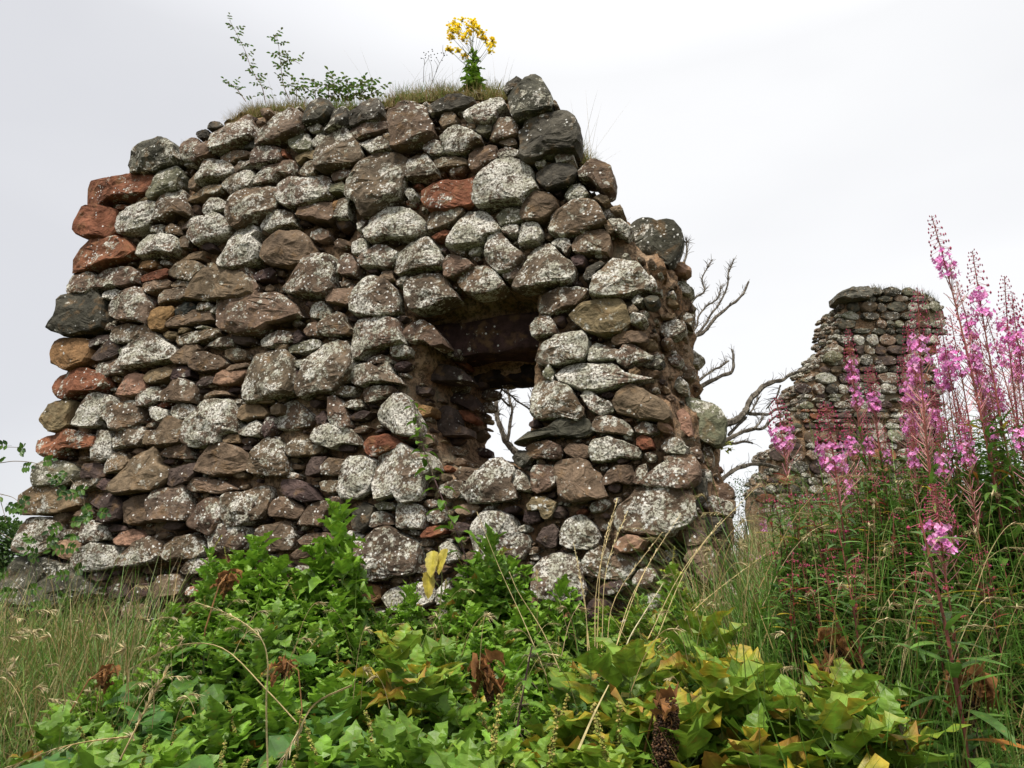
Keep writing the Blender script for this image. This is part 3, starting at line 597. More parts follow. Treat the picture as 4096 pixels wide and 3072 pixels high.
G 110,400 280,430 420,470 520,540 560,650 565,780 540,880 480,930 400,900 260,860 215,780 200,640 130,500
T 20,560 100,520 160,600 200,740 190,830 60,740
L -60,840 80,850 130,950 100,1010 -60,1000
M -120,1060 0,1030 180,1030 270,1130 280,1260 100,1400 -60,1390
M 160,960 250,930 300,1000 290,1080 180,1040
L 290,1190 400,1200 400,1300 330,1330
M 400,1400 560,1340 640,1400 660,1500 520,1530 350,1500
B 390,1560 520,1530 660,1520 665,1660 400,1660
D 250,1270 340,1290 350,1480 250,1590 160,1450
M 300,860 400,920 430,1080 400,1180 310,1100
@L 2600 2000 2.765
M 520,0 700,-40 910,30 930,190 700,130 560,60
D 520,220 660,190 800,200 830,300 700,390 560,310
P 430,330 560,340 680,440 600,470 440,440
M 380,520 560,500 700,560 750,800 760,900 620,900 500,720
M 620,950 860,900 990,1080 960,1140 760,1100 640,1060
M 600,1200 900,1160 1090,1320 1000,1400 760,1380
B 480,1300 640,1330 760,1430 600,1520 480,1440
D 780,1000 900,960 960,1050 860,1090
@C3 1900 250
M 1060,1230 1150,1220 1230,1290 1260,1370 1180,1400 1100,1300
L 1180,1390 1290,1390 1390,1470 1350,1550 1240,1500
B 1130,1400 1190,1400 1240,1500 1180,1520
'''

# ------------------------------------------------------------------ the ruined wall
YAW = R(20); T = Vector((math.cos(YAW), -math.sin(YAW), 0)); NI = Vector((math.sin(YAW), math.cos(YAW), 0)); O = Vector((0, 4.3, 0))
def wpt(u, v, w): return O + T * u + NI * w + Vector((0, 0, v))
def hitw(px, py, w):                    # photo pixel -> (u, v) on the plane w metres behind the wall face
    d = ray(px, py); q = O + NI * w; s = (q - CAM).dot(NI) / d.dot(NI); p = CAM + d * s
    return (p - O).dot(T), p.z
K = 4096 / 2212
CORE_F = [(30,1480),(40,1330),(60,1250),(75,1150),(115,1120),(95,1040),(115,990),(115,960),(135,900),(140,860),(155,790),(155,740),(155,700),(172,620),(190,560),(198,500),(210,440),(240,405),(305,390),(335,360),(400,345),(445,305),(500,270),(560,245),(640,235),(740,235),(830,235),(870,222),(960,225),(1080,212),(1130,225),(1175,260),(1210,290),(1225,345),(1265,395),(1290,440),(1330,490),(1370,535),(1430,565),(1420,620),(1400,700),(1400,780),(1420,850),(1450,920),(1480,1000),(1500,1080),(1520,1150),(1530,1250),(1540,1480)]
CORE_S = {35:(1322,450),36:(1362,492),37:(1400,535),38:(1468,565),39:(1484,640),40:(1485,700),41:(1495,770),42:(1484,850),43:(1535,920),44:(1542,1010),45:(1572,1090),46:(1562,1150),47:(1580,1260),48:(1590,1480)}
P0 = [hitw(x * K, y * K, 0) for x, y in CORE_F]
P1 = []
for i, p in enumerate(P0):
    if i in CORE_S: P1.append(hitw(CORE_S[i][0] * K, CORE_S[i][1] * K, .45))
    else: P1.append((p[0] + (.03 if i < 16 else 0), p[1] - (.06 if i > 16 else 0)))
WF = [(1651,1262),(1864,1194),(2022,1162),(2158,1158),(2140,1307),(2136,1533),(2118,1695),(2104,1862),(1960,1880),(1860,1910),(1740,1880),(1660,1700),(1640,1600),(1640,1480),(1700,1380)]
WB = [(1952,1500),(2000,1500),(2058,1500),(2290,1500),(2290,1560),(2290,1650),(2290,1720),(2290,1850),(1962,1850),(1958,1845),(1945,1800),(1962,1735),(1950,1670),(1983,1610),(1972,1560)]
W0 = [hitw(x, y, 0) for x, y in WF]; W1 = [hitw(x, y, .8) for x, y in WB]
VT0 = 9; VT1 = hitw(1950, 1400, .25)[1]; VT2 = hitw(2050, 1508, .6)[1]
VS = .035; U0, V0, NU, NV, NW = -4.35, .8, 180, 128, 23
def pip(px, py, poly):
    inside = np.zeros(px.shape, bool); n = len(poly); j = n - 1
    for i in range(n):
        xi, yi = poly[i]; xj, yj = poly[j]
        c = ((yi > py) != (yj > py)) & (px < (xj - xi) * (py - yi) / ((yj - yi) or 1e-9) + xi)
        inside ^= c; j = i
    return inside
gu = U0 + (np.arange(NU) + .5) * VS; gv = V0 + (np.arange(NV) + .5) * VS; GU, GV = np.meshgrid(gu, gv, indexing='ij')
OCC = np.zeros((NU, NV, NW), bool)
for k in range(NW):
    w = (k + .5) * VS; s = min(1, w / .45); s2 = w / .8
    a = [(p[0] + (q[0] - p[0]) * s, p[1] + (q[1] - p[1]) * s) for p, q in zip(P0, P1)]
    b = [(p[0] + (q[0] - p[0]) * s2, p[1] + (q[1] - p[1]) * s2) for p, q in zip(W0, W1)]
    if w < .25:      # keep the head of the opening level with the facing
        b[:4] = [W0[0], W0[1], W0[2], W0[3]]
    elif w < .55: b[:4] = [(x, VT1) for x, _ in b[:4]]
    else: b[:4] = [(x, VT2) for x, _ in b[:4]]
    OCC[:, :, k] = pip(GU, GV, a) & ~pip(GU, GV, b)
CARVE = [(735, 505, 34, 30), (705, 480, 30, 14), (1440, 1192, 55, 26), (1010, 640, 120, 30), (960, 395, 60, 12), (350, 1240, 120, 16), (620, 905, 30, 14), (690, 990, 60, 8), (870, 960, 40, 10), (420, 1155, 70, 12), (1080, 1125, 60, 14), (1110, 240, 14, 30)]
for cx_, cy_, rx_, ry_ in CARVE:        # hollows where stones have dropped out
    u_, v_ = hitw(cx_ * K, cy_ * K, 0); ru, rv = rx_ / 1550 * 4.6, ry_ / 1550 * 4.6
    for k in range(5):
        q_ = 1 - (k / 6) ** 2; OCC[:, :, k] &= ~((((GU - u_) / ru) ** 2 + ((GV - v_) / rv) ** 2) < q_)
def depth_at(px, py):                   # first solid depth behind a photo pixel
    for i in range(46):
        w = i * .0175 + .004; u, v = hitw(px, py, w); a = int((u - U0) / VS); b = int((v - V0) / VS); c = int(w / VS)
        if 0 <= a < NU and 0 <= b < NV and c < NW and OCC[a, b, c]: return w
    return None
def build_core(parent):
    P = np.pad(OCC, 1); idx = {}; V = []; F = []
    def vid(a, b, c):
        k = (a, b, c)
        if k not in idx: idx[k] = len(V); V.append((U0 + a * VS, V0 + b * VS, c * VS))
        return idx[k]
    Q = {(1, 0, 0): [(1, 0, 0), (1, 1, 0), (1, 1, 1), (1, 0, 1)], (-1, 0, 0): [(0, 0, 0), (0, 0, 1), (0, 1, 1), (0, 1, 0)],
         (0, 1, 0): [(0, 1, 0), (0, 1, 1), (1, 1, 1), (1, 1, 0)], (0, -1, 0): [(0, 0, 0), (1, 0, 0), (1, 0, 1), (0, 0, 1)],
         (0, 0, 1): [(0, 0, 1), (1, 0, 1), (1, 1, 1), (0, 1, 1)], (0, 0, -1): [(0, 0, 0), (0, 1, 0), (1, 1, 0), (1, 0, 0)]}
    for d, q in Q.items():
        nb = np.roll(P, (-d[0], -d[1], -d[2]), (0, 1, 2)); m = (P & ~nb)[1:-1, 1:-1, 1:-1]
        for a, b, c in np.argwhere(m): F.append(tuple(vid(int(a) + x, int(b) + y, int(c) + z) for x, y, z in q))
    A = np.array(V); FF = np.array(F)
    for _ in range(3):
        S = np.zeros_like(A); C = np.zeros(len(A))
        for i in range(4):
            for j in (1, 3):
                np.add.at(S, FF[:, i], A[FF[:, (i + j) % 4]]); np.add.at(C, FF[:, i], 1)
        A = A * .4 + .6 * S / C[:, None]
    out_ = []
    for u, v, w in A:
        q = Vector((u * 5, v * 5, w * 5)); n3 = mnoise.noise_vector(q * 1.3) * .022 + mnoise.noise_vector(q * 4) * .014; n3 *= 1 + 1.6 * sm(.7, 1.2, u + .5 * w)
        out_.append(wpt(u + n3.x, v + n3.y, w + n3.z * 1.2))
    # faces wind the other way round because (T, up, NI) is left-handed
    return mesh_obj('rubble_core', out_, F, MORTAR, parent, smooth=True)

def stone_mesh(poly, w0, H, B, seed, col, segs=26, tilt=.22, chops=8, place=wpt):
    r = random.Random(seed); n = len(poly)
    A = 0; cx = cy = 0
    for i in range(n):
        x0, y0 = poly[i]; x1, y1 = poly[(i + 1) % n]; k = x0 * y1 - x1 * y0; A += k; cx += (x0 + x1) * k; cy += (y0 + y1) * k
    cx /= 3 * A; cy /= 3 * A; Rm = math.sqrt(abs(A) / 2 / math.pi)
    Rad = []
    for j in range(segs):
        t = 2 * math.pi * (j + .25) / segs; dx, dy = math.cos(t), math.sin(t); best = .3 * Rm
        for i in range(n):
            x0, y0 = poly[i][0] - cx, poly[i][1] - cy; x1, y1 = poly[(i + 1) % n][0] - cx, poly[(i + 1) % n][1] - cy
            ex, ey = x1 - x0, y1 - y0; den = dx * ey - dy * ex
            if abs(den) < 1e-12: continue
            s = (x0 * ey - y0 * ex) / den; q = (x0 * dy - y0 * dx) / den
            if s > 0 and -1e-6 <= q <= 1 + 1e-6: best = max(best, s)
        Rad.append((dx, dy, best))
    rings = [80, 66, 53, 41, 30, 20, 10, 0, -14, -34, -60] if segs > 18 else [74, 48, 24, 4, -25, -60]
    pl = []
    for _ in range(chops):
        al = r.uniform(0, 6.28); be = r.uniform(.08, .62); pl.append((Vector((math.cos(al) * math.sin(be), math.sin(al) * math.sin(be), math.cos(be))), r.uniform(.60, .84)))
    ph = r.uniform(0, 50); V = []; fx, fy = r.uniform(-.25, .25), r.uniform(-.2, .15)
    def fin(x, y, h):
        p = Vector((x / Rm, y / Rm, h))
        if h > -.05:
            for nn, d in pl:
                e = p.dot(nn) - d - .25 * max(0, math.hypot(p.x, p.y) - .8)
                if e > 0: p -= nn * e * .92
        x, y, h = p.x * Rm, p.y * Rm, p.z
        q = Vector((x * 9 + ph, y * 9, h * H * 9 + ph)); g = mnoise.noise_vector(q) * .11 * Rm + mnoise.noise_vector(q * 3.1) * .045 * Rm + mnoise.noise_vector(q * 8) * .006
        x += g.x * .75; y += g.y * .75
        w = w0 - (H * h if h > 0 else B * h) + g.z + tilt * y * (1 if h > -.3 else 0) + fx * x * .4
        return place(cx + x, cy + y, w)
    V.append(fin(fx * Rm * .3, fy * Rm * .3, 1))
    for phi in rings:
        rho = math.cos(R(phi)) ** .33; h = math.sin(R(abs(phi))) ** .85 * (1 if phi >= 0 else -1)
        for dx, dy, b in Rad: V.append(fin(dx * b * rho, dy * b * rho, h))
    V.append(fin(0, 0, -1)); F = []
    m = len(rings)
    for j in range(segs): F.append((0, 1 + (j + 1) % segs, 1 + j))
    for i in range(m - 1):
        for j in range(segs):
            a = 1 + i * segs + j; b = 1 + i * segs + (j + 1) % segs; F.append((a, b, b + segs, a + segs))
    L_ = len(V) - 1
    for j in range(segs): F.append((1 + (m - 1) * segs + j, 1 + (m - 1) * segs + (j + 1) % segs, L_))
    c = list(col); kk = 1 + r.uniform(-.16, .16); c = (c[0] * kk, c[1] * kk * (1 + r.uniform(-.05, .05)), c[2] * kk, max(0, c[3] + r.choice([-.3, -.15, -.08, 0, 0, .08, .16])))
    return V, F, [c] * len(V), abs(A) / 2
PAL = {'L': (.15, .110, .078, .76), 'M': (.155, .108, .074, .58), 'B': (.185, .132, .088, .36), 'D': (.085, .078, .06, .36), 'G': (.17, .165, .11, .62),
       'R': (.23, .095, .052, .30), 'Y': (.23, .17, .10, .3), 'O': (.24, .14, .065, .15), 'P': (.085, .06, .052, .12), 'K': (.045, .05, .042, .05), 'T': (.33, .20, .135, .12)}
NAMED = {'R': 'red sandstone block', 'D': 'dark grey weathered boulder', 'G': 'greenish grey stone', 'P': 'dark purple brown stone', 'O': 'orange sandstone', 'T': 'pinkish buff stone', 'K': 'slate coloured stone', 'Y': 'buff yellow stone'}
wall = tag(empty('ruined_wall', wpt(-1.4, 1.25, .4)), 'large ruined rubble wall of lichened stones with a small square window hole', 'ruin')
def under(o, root):                     # keep world coordinates while parented to a moved Empty
    o.parent = root; o.matrix_parent_inverse = Matrix.Translation(root.location).inverted(); return o
under(build_core(None), wall)
traced = []
org = (0, 0)
for ln in STONES.strip().splitlines():
    if ln[0] == '@':
        q = ln.split(); org = (float(q[1]), float(q[2])); osc = float(q[3]) if len(q) > 3 else 2.212; continue
    c, *pp = ln.split(); pts = [(org[0] + float(a) / osc, org[1] + float(b) / osc) for a, b in (s.split(',') for s in pp)]
    traced.append((c, pts))
GM = np.zeros((768, 1024), bool)        # photo cells already holding a stone
gy, gx = np.mgrid[0:768, 0:1024]; GX = gx * 4 + 2.0; GY = gy * 4 + 2.0
stones = []
for i, (c, pts) in enumerate(traced):
    cx = sum(p[0] for p in pts) / len(pts); cy = sum(p[1] for p in pts) / len(pts)
    d = depth_at(cx, cy)
    if d is None: d = .3 if cx > 2550 else .0
    d = min(d, .62)
    cxx = [(x + (x - cx) * .04, y + (y - cy) * .11) for x, y in pts]
    w0 = d - .085; uv = [hitw(x, y, w0) for x, y in cxx]
    x0, x1 = int(min(p[0] for p in pts) / 4) - 2, int(max(p[0] for p in pts) / 4) + 3; y0, y1 = int(min(p[1] for p in pts) / 4) - 2, int(max(p[1] for p in pts) / 4) + 3
    x0, y0 = max(0, x0), max(0, y0); sl = (slice(y0, y1), slice(x0, x1)); GM[sl] |= pip(GX[sl], GY[sl], pts)
    ext = min(max(p[0] for p in uv) - min(p[0] for p in uv), max(p[1] for p in uv) - min(p[1] for p in uv))
    H = min(.13, max(.04, .36 * ext)); stones.append((c, uv, w0, H, i))
built = []
for c, uv, w0, H, i in stones:
    V, F, C, A = stone_mesh(uv, w0, H, max(.18, H), i, PAL[c], 32, .16); built.append((A, c, V, F, C))
built.sort(key=lambda b: -b[0])
for A, c, V, F, C in built[:100]:
    o = under(mesh_obj('wall_stone', V, F, ROCK, None, C), wall)
    if c in NAMED: o['label'] = NAMED[c]
small = MB()
for A, c, V, F, C in built[100:]: small.add(V, F, C)
# pinning stones packed between the traced ones, wherever the core still shows
r = random.Random(5); I = np.pad(np.cumsum(np.cumsum(GM.astype(int), 0), 1), ((1, 0), (1, 0)))
def occ(x, y, rx, ry):
    a, b, c_, d_ = max(0, int(y - ry)), min(768, int(y + ry + 1)), max(0, int(x - rx)), min(1024, int(x + rx + 1)); return GM[a:b, c_:d_].sum()
npb = 0
for rad, tries in ((13, 3000), (9, 5000), (7, 7000), (5, 10000), (3.4, 14000), (2.4, 14000)):
    for _ in range(tries):
        x = r.uniform(15, 770); y = r.uniform(85, 690); rx = rad * r.uniform(1, 1.7); ry = rad * r.uniform(.5, .9)
        if GM[int(y), int(x)] or occ(x, y, rx * .82, ry * .82): continue
        d = depth_at(x * 4, y * 4)
        if d is None or npb > 2300 or (rad > 9 and x < 600): continue
        if rad < 5 and r.random() < .45: continue
        if 408 < x < 540 and 290 < y < 385: continue
        n = 8; pts = []; rot = r.uniform(-.3, .3) - .12
        for k in range(n):
            t = 2 * math.pi * k / n; q = r.uniform(.8, 1.15); a, b = math.cos(t) * rx * q, math.sin(t) * ry * q
            pts.append(((x + a * math.cos(rot) - b * math.sin(rot)) * 4, (y + a * math.sin(rot) + b * math.cos(rot)) * 4))
        uv = [hitw(px, py, d - .03) for px, py in pts]
        V, F, C, A = stone_mesh(uv, d - .022 - .004 * rad, (.02 + .005 * rad) * (1 if x < 620 else 1.6), .08, 9000 + npb, PAL[r.choice('LMMBBBPPPRYPBM' if x < 620 else 'LLMMBBPYLDMT')], 12, .1, 3)
        small.add(V, F, C); npb += 1
        y0, y1, x0, x1 = int(y - ry), int(y + ry + 1), int(x - rx), int(x + rx + 1); GM[max(0, y0):y1, max(0, x0):x1] = True
o = small.build('small_rubble', ROCK); tag(under(o, wall), kind='stuff')
def slab(name, u0, u1, v0, v1, w0, w1, col, seed, parent, label=None):
    bm = bmesh.new(); bmesh.ops.create_cube(bm, size=1); bmesh.ops.subdivide_edges(bm, edges=bm.edges[:], cuts=9, use_grid_fill=True)
    V = []
    for v in bm.verts:
        a, b, c = v.co; rr = max(abs(a), abs(b), abs(c)); s = 1 - .05 * (abs(a) > .45) * (abs(b) > .45) - .05 * (abs(c) > .45) * (abs(b) > .45)
        u = u0 + (a * s + .5) * (u1 - u0); vv = v0 + (b * s + .5) * (v1 - v0); w = w0 + (c * s + .5) * (w1 - w0)
        g = mnoise.noise_vector(Vector((u * 6 + seed, vv * 6, w * 6))) * .034 + mnoise.noise_vector(Vector((u * 20, vv * 20, w * 20))) * .012
        V.append(wpt(u + g.x, vv + g.y, w + g.z))
    F = [tuple(v.index for v in f.verts) for f in bm.faces]; bm.free()
    o = under(mesh_obj(name, V, F, ROCK, None, [col] * len(V)), parent)
    if label: o['label'] = label
u_l, u_r = hitw(1700, 1400, .25)[0] - .1, hitw(2140, 1400, .0)[0] + .35
slab('lintel', u_l, u_r, VT1 - .03, VT1 + .22, .2, .52, (.06, .034, .03, .0), 3, wall, 'reddish brown lintel slab over the window')
slab('lintel', u_l + .1, u_r, VT2 - .03, VT2 + .2, .56, .84, (.035, .027, .025, .0), 8, wall, 'dark lintel slab at the back of the window')

# ------------------------------------------------------------------ the second ruin, further off
def far_ruin():
    Y0 = 14.0; kf = 2212 / 4096
    A = [(c[0] / 2.212 + 3096, c[1] / 2.212 + 800) for c in [(850,800),(960,810),(1090,820),(1230,825),(1330,845),(1400,885),(1460,940),(1490,1000),(1505,1060),(1485,1130),(1445,1200),(1390,1260),(1400,1400),(1450,1700),(1500,2600),(1500,3300),(-100,3300)]]
    A += [(x / 2.765 + 2700, y / 2.765 + 1450) for x, y in [(975,1659),(980,1520),(940,1430),(965,1320),(1090,1210),(1130,1170),(1125,970),(1240,900),(1380,800)]]
    A += [(x / 2.212 + 3096, y / 2.212 + 800) for x, y in [(180,2200),(235,2080),(205,1990),(240,1880),(265,1780),(240,1680),(270,1610),(360,1560),(345,1530),(370,1450),(430,1400),(500,1340),(485,1305),(545,1290),(560,1230),(600,1170),(555,1160),(550,1110),(585,1080),(600,1000),(610,920),(800,900)]]
    def toP(px, py, w): p = at(px, py, Y0); return p.x, p.z
    poly = [toP(x, y, 0) for x, y in A]
    def pl(u, v, w): return Vector((u, Y0 + w, v))
    root = tag(empty('ruined_tower', (5.6, Y0 + .6, gz(5.6, Y0))), 'distant ruined stretch of wall with a jutting top slab, behind the pink flowers', 'ruin')
    # core: voxels of 7 cm
    vs = .07; u0 = min(p[0] for p in poly) - .1; v0 = min(p[1] for p in poly); nu = int((max(p[0] for p in poly) - u0) / vs) + 3; nv = int((max(p[1] for p in poly) - v0) / vs) + 2; nw = 14
    a = u0 + (np.arange(nu) + .5) * vs; b = v0 + (np.arange(nv) + .5) * vs; GUu, GVv = np.meshgrid(a, b, indexing='ij'); M = pip(GUu, GVv, poly)
    P = np.zeros((nu + 2, nv + 2, nw + 2), bool); P[1:-1, 1:-1, 1:-1] = M[:, :, None]; idx = {}; V = []; F = []
    Q = {(1, 0, 0): [(1, 0, 0), (1, 1, 0), (1, 1, 1), (1, 0, 1)], (-1, 0, 0): [(0, 0, 0), (0, 0, 1), (0, 1, 1), (0, 1, 0)], (0, 1, 0): [(0, 1, 0), (0, 1, 1), (1, 1, 1), (1, 1, 0)],
         (0, -1, 0): [(0, 0, 0), (1, 0, 0), (1, 0, 1), (0, 0, 1)], (0, 0, 1): [(0, 0, 1), (1, 0, 1), (1, 1, 1), (0, 1, 1)], (0, 0, -1): [(0, 0, 0), (0, 1, 0), (1, 1, 0), (1, 0, 0)]}
    for d, q in Q.items():
        m = (P & ~np.roll(P, (-d[0], -d[1], -d[2]), (0, 1, 2)))[1:-1, 1:-1, 1:-1]
        for i, j, k in np.argwhere(m):
            f = []
            for x, y, z in q:
                key = (i + x, j + y, k + z)
                if key not in idx: idx[key] = len(V); V.append((u0 + key[0] * vs, v0 + key[1] * vs, key[2] * vs))
                f.append(idx[key])
            F.append(tuple(f))
    VV = []
    for u, v, w in V:
        g = mnoise.noise_vector(Vector((u * 2.3, v * 2.3, w * 2.3))) * .055; VV.append(pl(u + g.x, v + g.y, w + g.z))
    under(mesh_obj('rubble_core', VV, F, MORTAR, None, smooth=True), root)
    r = random.Random(77); mb = MB(); big = []
    def inside(u, v): return bool(pip(np.array([u]), np.array([v]), poly)[0])
    v = v0; row = 0; sd_ = 20000
    vtop = max(p[1] for p in poly)
    while v < vtop + .1:
        h = r.choice([.08, .12, .15, .19, .26]) * r.uniform(.85, 1.15); u = u0 + r.uniform(0, .2)
        while u < u0 + nu * vs:
            wd = r.uniform(.14, .46)
            if inside(u + wd / 2, v + h / 2) and r.random() < .93:
                n = 8; pts = []
                for k in range(n):
                    t = 2 * math.pi * k / n; q = r.uniform(.82, 1.12); pts.append((u + wd / 2 + math.cos(t) * wd * .56 * q, v + h / 2 + math.sin(t) * h * .60 * q))
                lo = r.random() < .2
                Vv, Ff, Cc, Aa = stone_mesh(pts, -.05, r.uniform(.06, .12), .12, sd_, PAL[r.choice('LMMBDDGDBPPRM' if v < vtop - 1.3 else 'LDGDDDB')], 14, .1, 5, pl); sd_ += 1
                mb.add(Vv, Ff, Cc)
                # end face stones
            u += wd + r.uniform(.0, .03)
        v += h + .005
    n = len(poly)
    for i in range(n):                   # stones wrapping over the broken edges
        x0, y0 = poly[i]; x1, y1 = poly[(i + 1) % n]; Ls = math.hypot(x1 - x0, y1 - y0)
        if min(y0, y1) < v0 + .3 or Ls > 9: continue
        for s in range(int(Ls / .16) + 1):
            t = r.random(); cx, cy = x0 + (x1 - x0) * t, y0 + (y1 - y0) * t
            for dep in (.02, .32, .62, .9):
                cx += .05 * (1 if cx < 4.9 else -1) * r.random(); sz = r.uniform(.05, .095); pts = [(cx + math.cos(a_) * sz * r.uniform(.9, 1.3), cy + math.sin(a_) * sz * .65) for a_ in [k * .785 for k in range(8)]]
                Vv, Ff, Cc, Aa = stone_mesh(pts, dep, .1, .1, sd_, PAL[r.choice('DGLMB')], 12, .1, 4, pl); sd_ += 1; mb.add(Vv, Ff, Cc)
    under(mb.build('masonry', ROCK), root)
    cap = [(x / 2.212 + 3096, y / 2.212 + 800) for x, y in [(485,893),(545,846),(660,802),(780,778),(845,785),(852,850),(830,905),(720,912),(640,922),(540,925)]]
    for nm, pts, c, Hh in (('top_slab', cap, (.10, .098, .075, .4), .3), ('jutting_stone', [(x / 2.212 + 3096, y / 2.212 + 800) for x, y in [(548,1110),(620,1100),(690,1110),(690,1150),(600,1165),(555,1160)]], (.08, .07, .05, .3), .15),
                           ('rounded_boulder', [(x / 2.212 + 3096, y / 2.212 + 800) for x, y in [(425,1380),(480,1345),(560,1350),(580,1400),(560,1440),(480,1465),(425,1440)]], (.14, .13, .08, .3), .2)):
        Vv, Ff, Cc, Aa = stone_mesh([toP(x, y, 0) for x, y in pts], -.06, Hh, .5, sd_, c, 26, .05, 4, pl); sd_ += 1
        under(mesh_obj(nm, Vv, Ff, ROCK, None, Cc), root)
    g = MB()
    for _ in range(1500):                # dry grass rooted along its top
        i = r.choice([0, 0, 1, 2, 3, 4, 5]); t = r.random(); x = poly[i][0] + (poly[i + 1][0] - poly[i][0]) * t; z = poly[i][1] + (poly[i + 1][1] - poly[i][1]) * t - .03
        g.leaf((x, Y0 + r.uniform(-.05, .6), z), (r.uniform(-.5, .5), r.uniform(-.4, .4), 1), r.uniform(.07, .25), .012, (1, .7, .1), vc(r.choice([(.22, .17, .08), (.10, .11, .04), (.05, .05, .03)])), droop=.5)
    tag(under(g.build('top_grass', DRY), root), kind='stuff')
far_ruin()

# ------------------------------------------------------------------ leaf shapes
ARROW = (.06, .78, 1.0, .70, .80, .50, .52, .22, .02); OVATE = (.1, .62, .9, 1, .96, .8, .5, .04); LANCE = (.3, .7, 1, .95, .8, .5, .05)
LOBED = (.15, .95, .66, 1.0, .60, .72, .38, .40, .03); NETTLE = (.2, .85, .78, 1, .84, .86, .62, .6, .36, .02); BLADE = (1, .9, .6, .08); LEAFLET = (.1, .8, 1, .7, .05)
GREEN = (.14, .275, .022); MID = (.075, .165, .018); DARK = (.032, .085, .015); LIME = (.20, .33, .035); YEL = (.42, .33, .035); ORG = (.36, .15, .03); BRN = (.20, .085, .03)
def mixc(a, b, t): return tuple(a[i] + (b[i] - a[i]) * t for i in range(3))
def sph(az, el): return Vector((math.cos(az) * math.cos(el), math.sin(az) * math.cos(el), math.sin(el)))

def weed(seed, tone=GREEN, edge=None, H=.7, n=58, big=.15, spikes=0, shape=ARROW, name='leafy_weed'):
    rng.seed(seed); root = empty(name); st = MB(); lf = MB(); sp = MB()
    stems = [(Vector((0, 0, 0)), sph(rng.uniform(0, 6.3), R(84)), H)]
    for k in range(4):
        az = k * 1.57 + rng.uniform(-.5, .5); stems.append((Vector((0, 0, H * rng.uniform(.1, .4))), sph(az, R(rng.uniform(40, 62))), H * rng.uniform(.42, .68)))
    for si, (b, d, L) in enumerate(stems):
        pts = [b]; dd = d.copy()
        for i in range(6): dd = (dd + Vector((rng.uniform(-.1, .1), rng.uniform(-.1, .1), .14 if si else .0))).normalized(); pts.append(pts[-1] + dd * L / 6)
        pts[0] = b; st.tube(pts, .005 if si == 0 else .003, .0015, vc((.11, .16, .04)), 5)
        m = n if si == 0 else n // 2
        for k in range(m):
            t = (k + .5) / m; i = min(5, int(t * 6)); p = pts[i].lerp(pts[i + 1], t * 6 - i); az = k * 2.4 + rng.uniform(-.4, .4)
            s = (1 - t) ** .5; L2 = (.042 + big * s) * rng.uniform(.75, 1.2) * (.8 if si else 1); el = R(4 + 52 * t ** 2 + rng.uniform(-16, 16))
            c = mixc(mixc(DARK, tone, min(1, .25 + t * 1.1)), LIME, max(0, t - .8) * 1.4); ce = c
            if edge and rng.random() < (.7 if 'yellowing' in name else .5):
                ce = mixc(c, edge, rng.uniform(.1, .9))
                if rng.random() < .1: ce = mixc(c, (.34, .13, .03), .8); c = mixc(c, YEL, .4)
            dv = sph(az, el); pet = L2 * .35; q = p + dv * pet
            if L2 > .07: st.tube([p, q], .0013, .001, vc((.12, .19, .05)), 3)
            else: q = p
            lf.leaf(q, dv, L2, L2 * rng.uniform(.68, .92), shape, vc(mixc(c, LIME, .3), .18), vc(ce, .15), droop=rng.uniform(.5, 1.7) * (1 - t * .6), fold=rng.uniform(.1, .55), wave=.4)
        if spikes and (si == 0 or rng.random() < spikes):
            q = [pts[-1] + Vector((0, 0, -.02))]; dd = sph(rng.uniform(0, 6.3), R(70))
            for i in range(7): dd = (dd + Vector((rng.uniform(-.12, .12), rng.uniform(-.12, .12), -.02))).normalized(); q.append(q[-1] + dd * .022)
            st.tube(q, .0018, .001, vc((.2, .2, .06)), 3)
            for k in range(90):
                t = rng.random() * 6.99; i = int(t); p = q[i].lerp(q[i + 1], t - i); a = sph(rng.uniform(0, 6.3), rng.uniform(-.6, .6))
                sp.blob(p + a * .005, rng.uniform(.0025, .0045), vc(rng.choice([(.30, .30, .07), (.22, .25, .05), (.36, .28, .09)]), .2))
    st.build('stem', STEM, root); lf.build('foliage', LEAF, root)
    if sp.V: sp.build('seed_spike', DRY, root)
    root['h'] = H; return root
def broad(seed, tone=MID, edge=None, n=13, L=.24, Wf=.8, shape=OVATE, name='broad_leaved_plant', H=.42):
    rng.seed(seed); root = empty(name); st = MB(); lf = MB()
    for k in range(n):
        az = k * 2.4 + rng.uniform(-.4, .4); t = k / n; el = R(30 + 45 * t); hh = H * (.55 + .45 * t) * rng.uniform(.85, 1.05)
        d = sph(az, el); e = Vector((d.x * .25 * (1.3 - t), d.y * .25 * (1.3 - t), hh))
        st.tube([(0, 0, 0), Vector((e.x * .4, e.y * .4, hh * .6)), e], .005, .003, vc((.13, .19, .06)), 4)
        Lk = L * rng.uniform(.65, 1.1); c = mixc(DARK, tone, rng.uniform(.55, 1.1)); ce = mixc(c, edge, rng.choice([0, 0, .15, .35, .8])) if edge else c
        lf.leaf(e, sph(az, R(rng.uniform(-5, 40))), Lk, Lk * Wf, shape, vc(c, .15), vc(ce, .15), droop=rng.uniform(.7, 1.5), fold=rng.uniform(.05, .35), wave=.22)
    st.build('stem', STEM, root); lf.build('foliage', LEAF, root); root['h'] = H; return root
